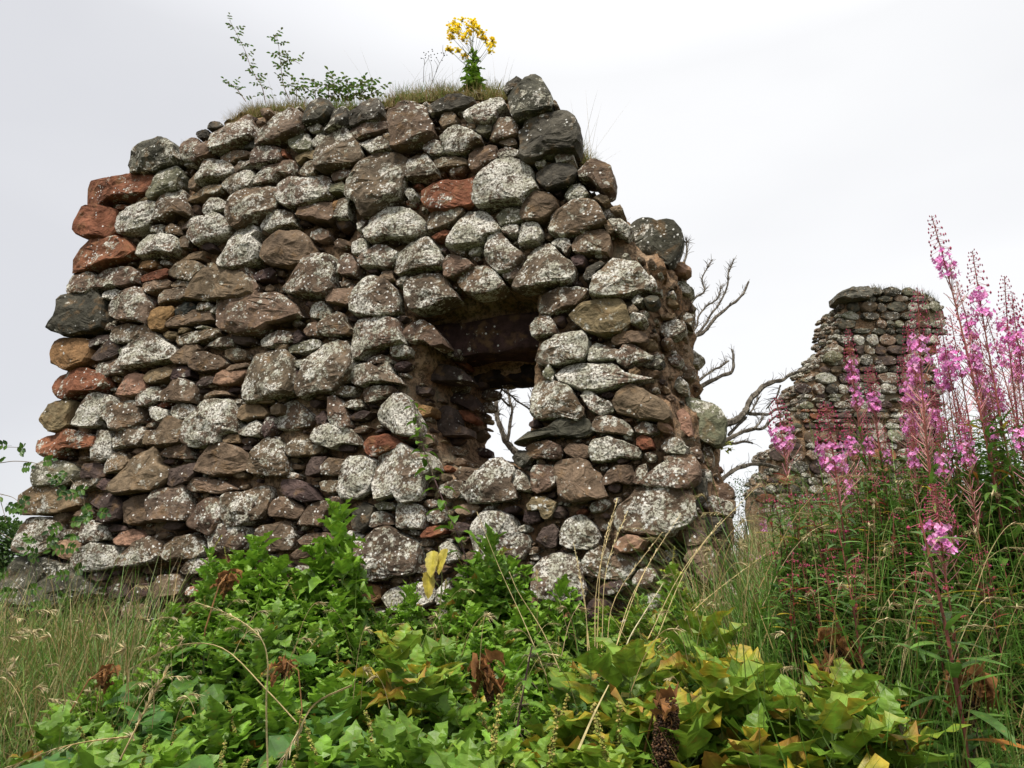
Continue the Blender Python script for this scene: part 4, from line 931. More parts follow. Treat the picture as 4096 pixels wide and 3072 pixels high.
def nettle(seed, H=.9, curve_pts=None, name='nettle'):
    rng.seed(seed); root = empty(name); st = MB(); lf = MB(); fl = MB()
    pts = curve_pts or [Vector((.02 * math.sin(i), .02 * math.cos(i * 1.3), H * i / 7)) for i in range(8)]
    pts = curve(pts, 3); st.tube(pts, .0045, .002, (.09, .05, .05, 1), 5); m = int(H / .05); n = len(pts) - 1
    for k in range(m):
        t = (k + .6) / m; i = min(n - 1, int(t * n)); p = pts[i].lerp(pts[i + 1], t * n - i); az = k * 1.57
        for s in (0, math.pi):
            L = (.115 - .075 * t) * rng.uniform(.8, 1.15); d = sph(az + s + rng.uniform(-.3, .3), R(rng.uniform(-10, 30))); q = p + d * L * .35
            st.tube([p, q], .0012, .001, (.09, .12, .05, 1), 3)
            c = mixc(MID, GREEN, rng.random()); lf.leaf(q, d, L, L * .6, NETTLE, vc(c), vc(c), droop=rng.uniform(.8, 1.6), fold=.25, wave=.12)
            for _ in range(5):
                v = sph(rng.uniform(0, 6.3), rng.uniform(-1, .3)); fl.tube([p, p + v * .018, p + v * .03 - Vector((0, 0, .01))], .0014, .001, vc((.2, .18, .1)), 3)
    st.build('stem', STEM, root); lf.build('foliage', LEAF, root); fl.build('flower_tassel', DRY, root); root['h'] = H; return root
def fireweed(seed, H=1.5, bush=1.0, pods=.32, flow=.08, name='fireweed', leafy=.62):
    rng.seed(seed); root = empty(name); st = MB(); lf = MB(); pd = MB(); fl = MB(); bend = rng.uniform(0, 6.3); a = .035 * H
    def P(t): return Vector((math.cos(bend) * a * math.sin(t * 2.6), math.sin(bend) * a * math.sin(t * 2.6), H * t))
    st.tube([P(i / 12) for i in range(13)], .0062, .0015, (.22, .07, .05, 1), 5)
    n = int(H * 66)
    for k in range(n):
        t = .04 + leafy * (k / n); az = k * 2.4 + rng.uniform(-.3, .3); L = (.075 + .06 * math.sin(math.pi * min(1, k / n * 1.05 + .12))) * rng.uniform(.8, 1.2)
        c = mixc(DARK, (.13, .25, .04), rng.uniform(.2, 1.0)); ce = c
        if rng.random() < .05: c = ce = rng.choice([ORG, YEL, (.3, .06, .05)])
        lf.leaf(P(t), sph(az, R(rng.uniform(12, 55))), L, L * rng.uniform(.15, .21), LANCE, vc(c), vc(ce), droop=rng.uniform(.5, 1.4), fold=.3, wave=.08)
    t0 = .04 + leafy; t1 = t0 + pods; t2 = t1 + flow
    for k in range(int(H * 135 * pods * bush)):
        t = t0 + rng.random() * (t1 - t0); az = rng.uniform(0, 6.3); d = sph(az, R(rng.uniform(36, 66))); L = rng.uniform(.045, .08) * bush; p = P(t)
        pd.tube([p, p + d * L * .5, p + d * L + Vector((0, 0, L * .12))], .0014, .001, vc(rng.choice([(.56, .20, .24), (.48, .22, .20), (.34, .20, .13)])), 3)
    for k in range(int(22 * bush + H * 170 * flow) if flow > .01 else 0):
        t = t1 - .01 + rng.random() * (t2 - t1); d = sph(rng.uniform(0, 6.3), R(rng.uniform(-5, 30))); p = P(t) + d * rng.uniform(.018, .036) * bush
        pd.tube([P(t), p], .0009, .0008, (.4, .1, .14, 1), 3); nn = d; s1 = nn.cross(Vector((0, 0, 1))).normalized(); s2 = nn.cross(s1)
        c = rng.choice([(.82, .34, .66), (.88, .46, .74), (.74, .24, .58)])
        for q in range(4):
            al = q * 1.57 + rng.uniform(-.2, .2); v = s1 * math.cos(al) + s2 * math.sin(al)
            fl.leaf(p, v * .9 + nn * .35, rng.uniform(.009, .013) * (.8 + .3 * bush), .009 * (.8 + .3 * bush), (.3, 1, .9, .3), vc(c), droop=.1, fold=.1, up=nn)
        fl.tube([p, p + nn * .012], .0008, .0005, (.6, .3, .5, 1), 3)
    for k in range(int(46 * bush) if flow > .01 else 3):
        t = t2 + (1 - t2) * (k / (46 * bush)); s = 1 - k / (46 * bush); d = sph(k * 2.4, R(15 - 45 * s)); p = P(t) + d * (.008 + .03 * s) * bush; pd.tube([P(t), p], .0008, .0007, (.38, .10, .12, 1), 3)
        fl.blob(p + d * .004, (.0022 + .0018 * s, .0022 + .0018 * s, .005 + .003 * s), vc((.40, .06, .13)))
    st.build('stem', STEM, root); lf.build('foliage', LEAF, root); pd.build('seed_pods', STEM, root); fl.build('flower_spike', PETAL, root); root['h'] = H; return root
def withered(seed, L=.30, nl=11, name='withered_plant'):
    rng.seed(seed); root = empty(name); hd = MB(); lf = MB(); st = MB(); st.tube([(-.12, .1, 0), (-.10, .08, .3), (-.03, .02, .52), (.05, -.02, .56)], .005, .004, (.3, .16, .07, 1), 5)
    top = Vector((.05, -.02, .55))
    for k in range(int(L * 6500)):
        t = rng.random(); rr = L * .14 * math.sin(math.pi * min(.97, .18 + t * .8)) ** .7; az = rng.uniform(0, 6.3); q = math.sqrt(rng.random()) * rr
        p = top + Vector((math.cos(az) * q, math.sin(az) * q, -L * t)); hd.blob(p, rng.uniform(.0035, .0065), vc(rng.choice([(.05, .028, .018), (.10, .055, .03), (.03, .02, .014), (.16, .09, .05)]), .2))
    for k in range(nl):
        az = rng.uniform(0, 6.3); p = top + Vector((rng.uniform(-.04, .04), rng.uniform(-.04, .04), rng.uniform(-.09, .02)))
        lf.leaf(p, sph(az, R(rng.uniform(0, 60))), rng.uniform(.05, .11), rng.uniform(.025, .06), LOBED, vc(mixc((.19, .095, .04), (.10, .05, .025), rng.random())), vc(mixc((.28, .14, .05), BRN, rng.random())), droop=rng.uniform(1.6, 3.4), fold=1.1, wave=.9)
    for k in range(14):
        az = rng.uniform(0, 6.3); st.tube([top, top + Vector((math.cos(az) * .03, math.sin(az) * .03, -L * .2)), top + Vector((math.cos(az) * .02, math.sin(az) * .02, -L * rng.uniform(.3, .6)))], .002, .001, vc((.45, .22, .09)), 3)
    st.build('stem', DRY, root); lf.build('dead_leaves', DRY, root); hd.build('seed_head', DRY, root); root['h'] = .56; return root

# ------------------------------------------------------------------ placing plants
def put(proto, first, px, py, Y, label, cat, group=None, hk=1.0, rz=None, lean=0, smin=.55, smax=1.9, top_is_h=None):
    """stand a plant at depth Y so that its top reaches the height of that photo pixel (2212 wide)"""
    o = proto if not first else copy_tree(proto)
    p = full(px, py, Y); g = gz(p.x, Y) - .03; h = max(.15, p.z - g); s = h / (top_is_h or proto['h']) ; s = min(smax, max(smin, s))
    z = p.z - s * (top_is_h or proto['h']); o.location = (p.x, Y, min(z, g) if s < smax else z)
    o.rotation_euler = (rng.uniform(-lean, lean), rng.uniform(-lean, lean), rng.uniform(0, 6.3) if rz is None else rz); o.scale = (s * hk, s * hk, s)
    if 'h' in o: del o['h']
    tag(o, label, cat, group); return o
class Kind:
    def __init__(s, proto): s.p = proto; s.h = proto['h']; s.used = False; s.hold = s.p.copy
    def put(s, *a, **k):
        if not s.used:
            s.used = True; s.keep = s.p; s.p['h'] = s.h; o = put(s.p, False, *a, **k); return o
        s.p['h'] = s.h; o = put(s.p, True, *a, **k)
        if 'h' in s.p: del s.p['h']
        return o
prof = [(-40, 1350), (60, 1370), (180, 1395), (280, 1360), (340, 1330), (390, 1300), (440, 1235), (500, 1190), (560, 1165), (620, 1180), (690, 1200), (735, 1215), (780, 1290), (860, 1305), (950, 1300), (1000, 1215), (1050, 1190), (1110, 1200), (1160, 1290), (1250, 1320), (1340, 1300), (1420, 1270), (1480, 1250), (1540, 1300), (1600, 1390), (1680, 1340), (1760, 1330), (1900, 1340), (2050, 1380), (2250, 1400)]
def T_(x):
    for (a, b), (c, d) in zip(prof, prof[1:]):
        if a <= x <= c: return b + (d - b) * (x - a) / (c - a)
    return 1350
wg = [Kind(weed(100 + i, tone, edge, H, n, big, sp)) for i, (tone, edge, H, n, big, sp) in enumerate([(GREEN, None, .66, 60, .17, 0), ((.15, .30, .025), None, .7, 64, .15, .5), (MID, LIME, .6, 56, .18, 0), ((.16, .26, .025), YEL, .6, 56, .17, .3)])]
yl = Kind(weed(120, (.12, .22, .024), (.46, .30, .03), .5, 46, .19, 0, ARROW, 'yellowing_weed'))
br = Kind(broad(130, MID, None, 15, .18)); br2 = Kind(broad(131, (.07, .17, .03), ORG, 15, .14, .95, LOBED, 'broad_leaved_plant'))
brd = Kind(broad(132, DARK, None, 16, .14, .85))
wd_label = ['leafy bright green weed crowding the bank below the wall', 'leafy green weed with thin seed spikes in the bank below the wall', 'mid green weed with lime leaf edges in the bank below the wall', 'light green weed with yellow leaf edges in the bank below the wall']
wd_group = ['bright green weeds', 'weeds with seed spikes', 'mid green weeds', 'yellow edged weeds']
rng.seed(4); spots = []
row = 0
for j in range(11):
    f = j / 10
    for i in range(24):
        x = 170 + i * 70 + (35 if j % 2 else 0) + rng.uniform(-28, 28); top = T_(x)
        if x > 1720 and j < 2 or x > 1850: continue
        if x < 330 and j < 3: continue
        y = top + 12 + f * (1640 - top) + rng.uniform(-22, 22); spots.append((x, y, 3.55 - 1.75 * f ** .85 + rng.uniform(-.08, .08), j))
seq = []
for x, y, Y, j in spots:
    q = rng.random(); right = x > 1150
    if j >= 3 and q < (.16 if right else .14): k = br if rng.random() < .65 else brd
    elif right and q < .42: k = yl if rng.random() < .5 else wg[3]
    elif q < .50 and j > 2: k = br2 if rng.random() < .4 else wg[2]
    else: k = wg[rng.choice([0, 0, 1, 2] if not right else [0, 2, 3])]
    seq.append((k, x, y, Y))
def zone(x, Y):
    a = 'at the left end' if x < 480 else 'left of the middle' if x < 830 else 'in the middle' if x < 1150 else 'right of the middle' if x < 1480 else 'at the right end'
    return a + (', growing close to the wall' if Y > 3.0 else ', halfway to the camera' if Y > 2.35 else ', nearest the camera')
def P_zone(k, x, y, Y, lab, cat, **kw):
    z_ = zone(x, Y); return k.put(x, y, Y, lab + ' ' + z_, cat, lab + ' ' + z_, **kw)
for k, x, y, Y in seq:
    if k in wg: P_zone(k, x, y, Y, ['bright green leafy weed', 'weed with thin seed spikes', 'mid green weed', 'yellow-edged green weed'][wg.index(k)], 'weed', lean=.12, smin=.5)
    elif k is yl: P_zone(k, x, y, Y, 'yellowing lobed weed', 'weed', lean=.15, smin=.5)
    elif k is br: P_zone(k, x, y + 20, Y, 'broad oval leaved plant', 'plant', smin=.7, smax=1.15)
    elif k is brd: P_zone(k, x, y + 20, Y, 'very dark broad leaved plant', 'plant', smin=.7, smax=1.15)
    else: P_zone(k, x, y + 10, Y, 'brown-edged lobed leaf plant', 'plant', smin=.7, smax=1.15)
for lab, x, y, Y, i in [('tall upright green shoot rising highest against the wall left of centre', 735, 1095, 3.3, 0), ('tall green shoot against the white blotched stone at the wall foot', 875, 1268, 3.2, 0), ('bright green shoot standing in front of the wall below the window', 1062, 1165, 3.3, 2),
                        ('dark green shoot before the big pale stone at the wall foot', 1195, 1255, 3.2, 0), ('weed with spikes at the left of the green bank, nearest the wall', 465, 1195, 3.4, 1), ('light green yellow-tipped weed before the wall end', 1465, 1232, 3.2, 3), ('fresh green weed right of the wall end', 1655, 1310, 2.9, 0)]:
    wg[i].put(x, y, Y, lab, 'weed', hk=.72, lean=.06, smin=.5)
for q, (x, y, Y) in enumerate([(1580, 1450, 2.0), (1700, 1475, 1.95), (1640, 1540, 1.8), (1770, 1530, 1.8), (1510, 1490, 1.95), (1270, 1415, 2.1), (935, 1390, 2.4), (1545, 1360, 2.4), (1870, 1490, 1.9), (1430, 1560, 1.75)]):
    lab = ['yellow-green large-leaved weed at the left of the yellowing patch, orange tips', 'topmost large yellowing weed in the patch before the right grass', 'large yellowing weed low in the patch at the bottom', 'large yellowing weed nearest the bottom right grass', 'large yellowing weed right of the big brown seed head', 'large yellowing weed under the dry grass fan', 'yellowing large-leaved weed alone left of the middle seed head', 'yellowing weed right below the end of the wall', 'rightmost large yellowing weed, beside the red fireweed stem', 'lowest yellowing weed, next to the big brown seed head'][q]
    yl.put(x, y, Y, lab, 'weed', lean=.12, smin=.6, smax=1.2)
# wilted brown plants
wk = [Kind(withered(140, .34)), Kind(withered(141, .15, 15)), Kind(withered(142, .10, 17))]
for q, lab, x, y, Y, s in [(1, 'withered plant with orange-brown hanging leaves in the middle of the bank', 1080, 1428, 2.3, .75), (0, 'large withered plant with a hanging brown seed head at the bottom', 1375, 1505, 1.75, .62),
                        (1, 'withered plant with crumpled orange leaves beside the fireweed', 1705, 1382, 2.2, .95), (1, 'withered plant with a dark drooping head at the right edge of the yellow weeds', 1995, 1440, 2.1, .8),
                        (2, 'withered dark plant at the left end of the green bank', 205, 1440, 2.5, .55), (2, 'withered orange brown plant close to the left foot of the wall', 493, 1240, 3.1, .7), (2, 'curled yellow and orange leaf rosette in the left of the bank', 600, 1430, 2.1, .42)]:
    wk[q].put(x, y, Y, lab, 'dead plant', smin=s, smax=s, lean=.25)
nk = Kind(nettle(150, .7))
for lab, x, y, Y in [('dark stemmed nettle in the middle of the bank right of centre', 1135, 1395, 2.0), ('nettle with round pale green leaves at lower right', 1955, 1540, 1.8), ('nettle at the lower right edge beside the grass', 2090, 1570, 1.9)]:
    nk.put(x, y, Y, lab, 'nettle', smin=.5, smax=1.2)
# long nettle leaning on the wall under the window
cp = [full(x, y, Y) for x, y, Y in [(1015, 1330, 3.55), (1005, 1200, 3.6), (965, 1100, 3.65), (925, 1000, 3.7), (905, 930, 3.75), (893, 862, 3.8)]]
o = nettle(151, 1.1, cp, 'nettle'); del o['h']; tag(o, 'tall nettle leaning against the wall beside the window opening', 'nettle')
mb = MB(); root = tag(empty('yellow_leaved_nettle', full(950, 1330, 3.5)), 'pair of yellow drooping leaves at the foot of the tall nettle', 'nettle')
for x, y in ((935, 1190), (962, 1185), (925, 1235)):
    p = full(x, y, 3.5); mb.leaf(p, (rng.uniform(-.2, .2), -.3, -.6), .13, .07, NETTLE, vc((.5, .42, .05)), vc((.45, .36, .08)), droop=.8, fold=.2)
st = MB(); st.tube([full(950, 1330, 3.5), full(955, 1250, 3.52), full(948, 1180, 3.5)], .004, .003, (.2, .2, .08, 1), 4); under(st.build('stem', STEM), root); under(mb.build('yellow_leaves', LEAF), root)

# ------------------------------------------------------------------ fireweed
fk = [Kind(fireweed(200, 1.5, 1.0, .25, .07, leafy=.53)), Kind(fireweed(201, 1.5, .9, .17, .07, leafy=.62)), Kind(fireweed(202, 1.3, 1.35, .10, .08, leafy=.68)), Kind(fireweed(203, 1.6, .9, .31, .06, leafy=.5))]
fw = [(2035, 452, 2.7, 3, 'tallest fireweed, its single flower head standing highest against the sky'), (2103, 530, 2.8, 0, 'second tallest fireweed, just right of the tallest one'), (2068, 592, 2.9, 1, 'fireweed between the two tallest spikes, lower than both'),
      (2150, 605, 2.8, 0, 'fireweed with a wide pink head right of the second tallest'), (2204, 640, 2.7, 2, 'fireweed with deep pink flowers cut by the right edge'), (2178, 700, 3.0, 1, None), (1866, 708, 3.1, 1, 'fireweed in front of the far ruin, topmost left spike against its stones'),
      (1815, 785, 3.2, 1, None), (1852, 802, 3.2, 1, None), (1897, 785, 3.1, 1, None), (1943, 758, 3.1, 1, None), (1997, 740, 3.1, 1, None), (1975, 800, 3.3, 1, None), (1688, 846, 3.0, 2, 'slender fireweed furthest left, alone against the sky'),
      (1768, 872, 2.5, 2, 'fireweed with the biggest flower ring, in front of the far ruin'), (1810, 885, 3.0, 1, None), (1884, 890, 3.0, 1, None), (2020, 905, 3.0, 1, None), (2070, 860, 2.9, 1, None), (2120, 800, 2.9, 0, None), (2160, 850, 2.8, 1, None), (2135, 660, 2.9, 0, None), (2085, 690, 3.0, 0, None), (2190, 760, 2.8, 0, None), (2050, 720, 3.0, 1, None), (2215, 720, 2.6, 0, None), (2110, 750, 2.9, 1, None), (2165, 720, 3.1, 0, None), (1940, 840, 3.1, 0, None), (2000, 860, 3.2, 1, None), (1900, 930, 3.2, 0, None)] + [(1955 + (i * 67) % 265, 640 + (i * 53) % 290, 2.6 + (i % 5) * .15, (0, 1, 0, 1, 2)[i % 5], None) for i in range(18)] + [
      (1805, 990, 3.0, 1, None), (1830, 1050, 3.1, 1, None), (2046, 1045, 2.2, 2, 'short fireweed with a low pink head above the right grass'), (1668, 1085, 3.4, 1, None), (1700, 1075, 3.4, 1, None), (1720, 1150, 3.6, 1, None), (1640, 1170, 4.3, 1, None), (1605, 1165, 4.6, 1, None), (1680, 1190, 4.2, 1, None)]
def zf(x, y): return 'pink flowering fireweed ' + ('near the gap between the ruins' if x < 1760 else 'in front of the far ruin' if x < 2010 else 'in the crowd at the right edge') + (', flowering low down' if y > 960 else '')
for x, y, Y, k, lab in fw:
    fk[k].put(x, y, Y, lab or zf(x, y), 'fireweed', None if lab else zf(x, y), lean=.05, smin=.5, hk=1.15 if k == 2 else 1.0)
lk = Kind(fireweed(210, 1.2, .5, .01, 0.005, 'fireweed', .93)); rng.seed(31)
for i in range(190):
    x = rng.uniform(1690, 2280); lo = 850 if x > 1990 else 900 + (2000 - x) * .55; y = lo + rng.random() ** 1.1 * (1270 - lo)
    lab = 'flowerless leafy fireweed stem ' + ('low' if y > 1090 else 'high') + ' in the ' + ('left' if x < 1880 else 'middle' if x < 2060 else 'right') + ' of the thicket'
    lk.put(x, y, 3.5 - 1.4 * (y - 850) / 500 + rng.uniform(-.2, .2), lab, 'fireweed', lab, lean=.1, smin=.4, hk=1.25)
lk.put(1962, 1118, 1.9, 'near fireweed shoot with large green leaves and no flowers', 'fireweed', hk=1.6, smin=.6)
lk.put(1790, 1130, 2.1, 'near dark red fireweed stem with sparse leaves beside the yellow weeds', 'fireweed', hk=1.2, smin=.6)

# ------------------------------------------------------------------ grass
def grass_mass(name, spots_, label, seed, cols, hh, n, wdt=.004, lean=.5, mat=None):
    r = random.Random(seed); rng.seed(seed); g = MB()
    for _ in range(n):
        if _ % 26 == 0: cx, cy, lx, ly, hk, cc = *spots_(r), r.gauss(0, .35), r.gauss(0, .35), r.uniform(.6, 1.15), r.choice(cols)
        s_ = .07 * max(1, cy / 3); x, y = cx + r.gauss(0, s_), cy + r.gauss(0, s_); z = gz(x, y) - .02; h = r.uniform(*hh) * hk
        g.leaf((x, y, z), (lx + r.gauss(0, lean * .6), ly + r.gauss(0, lean * .6), 1), h, wdt * r.uniform(.6, 1.5), BLADE, vc(cc if r.random() < .6 else r.choice(cols), .2), droop=r.uniform(.2, 1.5), fold=.2)
    return tag(g.build(name, mat or LEAF), label, 'grass', kind='stuff')
def px_spot(x0, x1, Ya, Yb):
    def f(r):
        Y = r.uniform(Ya, Yb); x = r.uniform(x0, x1); return full(x, 1300, Y).x, Y
    return f
GC = [(.12, .22, .04), (.17, .24, .055), (.22, .22, .07), (.30, .22, .09), (.09, .19, .03)]
SC_ = [(.34, .27, .13), (.42, .34, .18), (.28, .20, .09), (.20, .19, .07)]
grass_mass('grass', px_spot(-120, 330, 1.4, 4.0), 'long mixed green and straw grass at the lower left', 301, GC + SC_[:1], (.25, .60), 7500)
grass_mass('grass', px_spot(1560, 2320, 1.5, 3.4), 'green grass filling the lower right', 302, GC + [(.12, .25, .04)] * 3, (.45, .98), 11000, .0055)
grass_mass('grass', px_spot(1480, 2260, 3.2, 4.8), 'dry grass between the wall end and the fireweed', 303, GC[1:] + SC_, (.30, .62), 4500)
grass_mass('grass', px_spot(1620, 1960, 4.6, 7.5), 'pale grass at the foot of the far ruin', 308, GC + SC_ * 2, (.22, .55), 4200, .007)
grass_mass('grass', px_spot(250, 1600, 1.5, 3.7), 'thin grass among the weeds of the bank', 304, GC, (.3, .62), 1300, .004)
grass_mass('grass', lambda r: (r.uniform(-14, 16), r.uniform(5.5, 26)), 'rough grass on the ground behind the ruin', 305, GC + SC_, (.2, .5), 5000, .012)
grass_mass('grass', px_spot(2320, 3500, 1.6, 5.5), 'tall grass continuing past the right of the fireweed', 306, GC + SC_[:2], (.35, .8), 6000, .007)
grass_mass('grass', px_spot(-900, -100, 1.6, 5.5), 'tall grass continuing past the left of the bank', 307, GC + SC_[:2], (.3, .65), 4000, .007)
def straw(pts, r0=.0022, head=.3, col=(.50, .40, .20), g=None, drop=1.0, loose=1.0):
    g = g or MB(); q = curve(pts, 5); g.tube(q, r0, r0 * .45, vc(col), 3); n = len(q); L = sum((q[i + 1] - q[i]).length for i in range(n - 1)); m = int(n * (1 - head))
    for i in range(m, n - 1):
        for _ in range(7):
            p = q[i].lerp(q[i + 1], rng.random()); d = (q[i + 1] - q[i]).normalized() + Vector((rng.uniform(-.5, .5), rng.uniform(-.5, .5), rng.uniform(-.5, .3))) * loose
            g.leaf(p, d, rng.uniform(.008, .018) * (1 + loose * .4), .0035, (.4, 1, .8, .1), vc((.52, .44, .26)), droop=.5 * drop, fold=.2)
    return g
rng.seed(8)
named_straw = [('pale straw stalk crossing in front of the wall foot, leaning right', [(1375, 1620, 1.6), (1385, 1530, 1.7), (1300, 1400, 2.0)], .1), ]
def stalk(lab, pts, head=.32, col=(.50, .40, .20), r0=.0022, group=None, loose=1.0):
    P_ = [full(x, y, Y) for x, y, Y in pts]; root = tag(empty('grass_stalk', P_[0]), lab, 'grass stalk', group)
    under(straw(P_, r0, head, col, loose=loose).build('seed_stalk', DRY), root); return root
stalk('straw stalk bowing left over the lower left grass, topmost of the pair', [(290, 1600, 1.6), (270, 1592, 1.6), (140, 1612, 1.6), (10, 1660, 1.6)], .9)
stalk('straw stalk arching over the left of the green bank with drooping head', [(640, 1560, 1.9), (575, 1490, 1.9), (480, 1400, 1.9), (380, 1395, 1.9), (290, 1440, 1.9)], .4)
stalk('long thin straw stalk bent across the dark gap at lower left', [(260, 1640, 1.55), (300, 1560, 1.55), (325, 1510, 1.55), (360, 1450, 1.55)], .7)
stalk('curving straw stalk before the leaves, its head hooked to the left', [(578, 1659, 1.6), (575, 1520, 1.6), (578, 1430, 1.6), (560, 1375, 1.6), (500, 1330, 1.62), (420, 1300, 1.64)], .45)
stalk('broken straw stalk pointing down left at the bottom of the picture', [(760, 1480, 1.4), (680, 1520, 1.4), (640, 1590, 1.4), (600, 1659, 1.4)], .5)
stalk('straw stalk leaning left before the white stone under the window', [(1180, 1460, 2.4), (1130, 1340, 2.6), (1080, 1230, 2.8), (1030, 1105, 3.0)], .12, loose=.2)
stalk('straw stalk leaning left, just right of the one before the white stone', [(1210, 1450, 2.4), (1170, 1360, 2.5), (1120, 1280, 2.6), (1100, 1235, 2.7)], .12, loose=.2)
stalk('whitish twisted grass head rising right in front of the wall end', [(1346, 1412, 2.2), (1363, 1372, 2.2), (1385, 1335, 2.25), (1431, 1262, 2.3)], .7, (.6, .52, .34), .0022, loose=.3)
stalk('cut straw rod standing alone in the dark hollow', [(1250, 1620, 1.5), (1285, 1540, 1.55), (1315, 1480, 1.6)], 0, (.42, .36, .18), .0032)
for i, (x0, y0, x1, y1, x2, y2) in enumerate([(1290, 1400, 1300, 1200, 1335, 1075), (1300, 1400, 1310, 1230, 1355, 1105), (1310, 1420, 1330, 1290, 1430, 1150), (1285, 1420, 1290, 1260, 1325, 1115), (1325, 1420, 1360, 1300, 1420, 1185), (1275, 1420, 1262, 1300, 1240, 1175), (1270, 1420, 1265, 1310, 1250, 1230), (1330, 1400, 1390, 1240, 1470, 1110), (1400, 1380, 1470, 1240, 1560, 1120), (1420, 1400, 1530, 1290, 1690, 1170), (1410, 1400, 1500, 1200, 1640, 1045)]):
    stalk('slender straw stalk in the fan of dry grass before the wall end', [(x0, y0, 2.5), (x1, y1, 2.65), (x2, y2, 2.8)], .38, group='fan of straw stalks before the wall end', r0=.0018)
g = MB(); r = random.Random(9)
for i in range(190):
    z_ = r.random()
    if z_ < .34: x = r.uniform(1480, 2200); y0 = r.uniform(1250, 1450); Y = r.uniform(2.0, 3.6); h = r.uniform(90, 260)
    elif z_ < .62: x = r.uniform(1750, 2230); y0 = r.uniform(1450, 1659); Y = r.uniform(1.9, 3.0); h = r.uniform(150, 380)
    elif z_ < .78: x = r.uniform(-60, 330); y0 = r.uniform(1430, 1659); Y = r.uniform(1.6, 2.8); h = r.uniform(70, 220)
    else: x = r.uniform(330, 1500); y0 = r.uniform(1350, 1600); Y = r.uniform(1.8, 3); h = r.uniform(60, 160)
    dx = r.uniform(-.7, .9) * h; straw([full(x, y0, Y), full(x + dx * .35, y0 - h * .6, Y), full(x + dx * .75, y0 - h * .95, Y), full(x + dx * 1.15, y0 - h * .98, Y)], .0012, .35, r.choice(SC_), g)
tag(g.build('straw_stalks', DRY), 'thin seeding straw stalks scattered through the grass and weeds', 'grass', kind='stuff')

# ------------------------------------------------------------------ growth on top of the wall
g = MB(); r = random.Random(12)
def top_pt(px, py, w): u, v = hitw(px * K, py * K, w); return wpt(u, v, w)
for (x0, y0, x1, y1, n, hh, cols) in [(395, 325, 435, 305, 170, .10, SC_), (500, 262, 560, 240, 420, .13, SC_), (540, 245, 660, 232, 900, .14, SC_ + GC[1:3]), (690, 232, 830, 232, 700, .13, GC + SC_[:1]), (830, 222, 900, 218, 420, .12, SC_), (850, 218, 960, 205, 700, .15, SC_ + GC[:2]),
                                     (950, 205, 1100, 205, 900, .14, SC_ + GC[1:3]), (1235, 320, 1275, 360, 420, .12, SC_ + GC[1:3]), (1320, 470, 1345, 480, 60, .07, SC_), (820, 215, 1100, 205, 60, .4, SC_), (480, 250, 760, 235, 40, .36, SC_), (1250, 330, 1290, 380, 26, .5, SC_), (650, 340, 700, 345, 30, .05, GC)]:
    for _ in range(int(n * (1.7 if hh < .3 else 1))):
        t = r.random(); p = top_pt(x0 + (x1 - x0) * t, y0 + (y1 - y0) * t + 10, r.uniform(.0, .42)) ; h = hh * r.uniform(.35, 1.25)
        g.leaf(p, (r.gauss(0, .5), r.gauss(-.12, .4), 1), h, .0036 if hh < .3 else .0022, BLADE, vc(r.choice(cols), .2), droop=r.uniform(.2, 1.3) * (1 if hh < .3 else .4), fold=.2)
tag(g.build('wall_top_grass', DRY), 'dry grass tufts growing along the top of the ruined wall', 'grass', kind='stuff')
g = MB()                                 # the turf those tufts root in
for (x0, y0, x1, y1) in [(500, 262, 560, 240), (560, 240, 660, 236), (690, 235, 830, 236), (830, 222, 960, 208), (960, 206, 1100, 208), (1235, 330, 1265, 365)]:
    for k in range(16):
        t = k / 15; p = top_pt(x0 + (x1 - x0) * t, y0 + (y1 - y0) * t + 14, .16); r1 = r.uniform(.04, .07)
        vs = []; n_ = 8
        for i in range(5):
            for j in range(n_):
                ph = math.pi * (i + .5) / 5; al = 2 * math.pi * j / n_; q = Vector((math.cos(al) * math.sin(ph), math.sin(al) * math.sin(ph) * 1.8, math.cos(ph) * .6)); q *= r1 * (1 + .3 * mnoise.noise(q * 3 + p)); vs.append(p + q)
        fs = [(i * n_ + j, i * n_ + (j + 1) % n_, (i + 1) * n_ + (j + 1) % n_, (i + 1) * n_ + j) for i in range(4) for j in range(n_)] + [tuple(range(n_)), tuple(range(4 * n_, 5 * n_))]
        g.add(vs, fs, (.13, .10, .045, 1))
tag(g.build('wall_top_turf', DRY), 'brown turf cushions on the top of the ruined wall', 'turf', kind='stuff')

def T1(x, y): return (850 + x / 3.687) / K, (50 + y / 3.687) / K
def T2(x, y): return (1550 + x / 3.687) / K, (50 + y / 3.687) / K
def shoot(name, pts, lab, cat, tf, n, L, w=.12, seed=0, tone=MID, leafscale=1, sparse=0):
    rng.seed(seed); P_ = [top_pt(*tf(x, y), w) for x, y in pts]; root = tag(empty(name, P_[0]), lab, cat); st = MB(); lf = MB(); q = curve(P_, 4); st.tube(q, .0045, .0015, (.13, .08, .05, 1), 4); m = len(q) - 1
    for k in range(n):
        t = (k + .5) / n * .97 + .03; i = min(m - 1, int(t * m)); p = q[i].lerp(q[i + 1], t * m - i); az = k * 2.4; d = sph(az, R(rng.uniform(5, 50))); e = p + d * L * 2.2
        st.tube([p, e], .0012, .0008, (.14, .12, .06, 1), 3)
        for s in range(5):
            pp = p.lerp(e, .35 + .65 * (s // 2) / 2); sd2 = d.cross(Vector((0, 0, 1))).normalized() * (1 if s % 2 else -1); dv = (d if s == 4 else d * .5 + sd2)
            c = rng.choice([tone, MID, (.12, .17, .04), (.10, .12, .05)]); lf.leaf(pp, dv, L * rng.uniform(.7, 1.1), L * .55, LEAFLET, vc(c), droop=.5, fold=.3)
    under(st.build('stem', STEM), root); under(lf.build('foliage', LEAF), root); return root
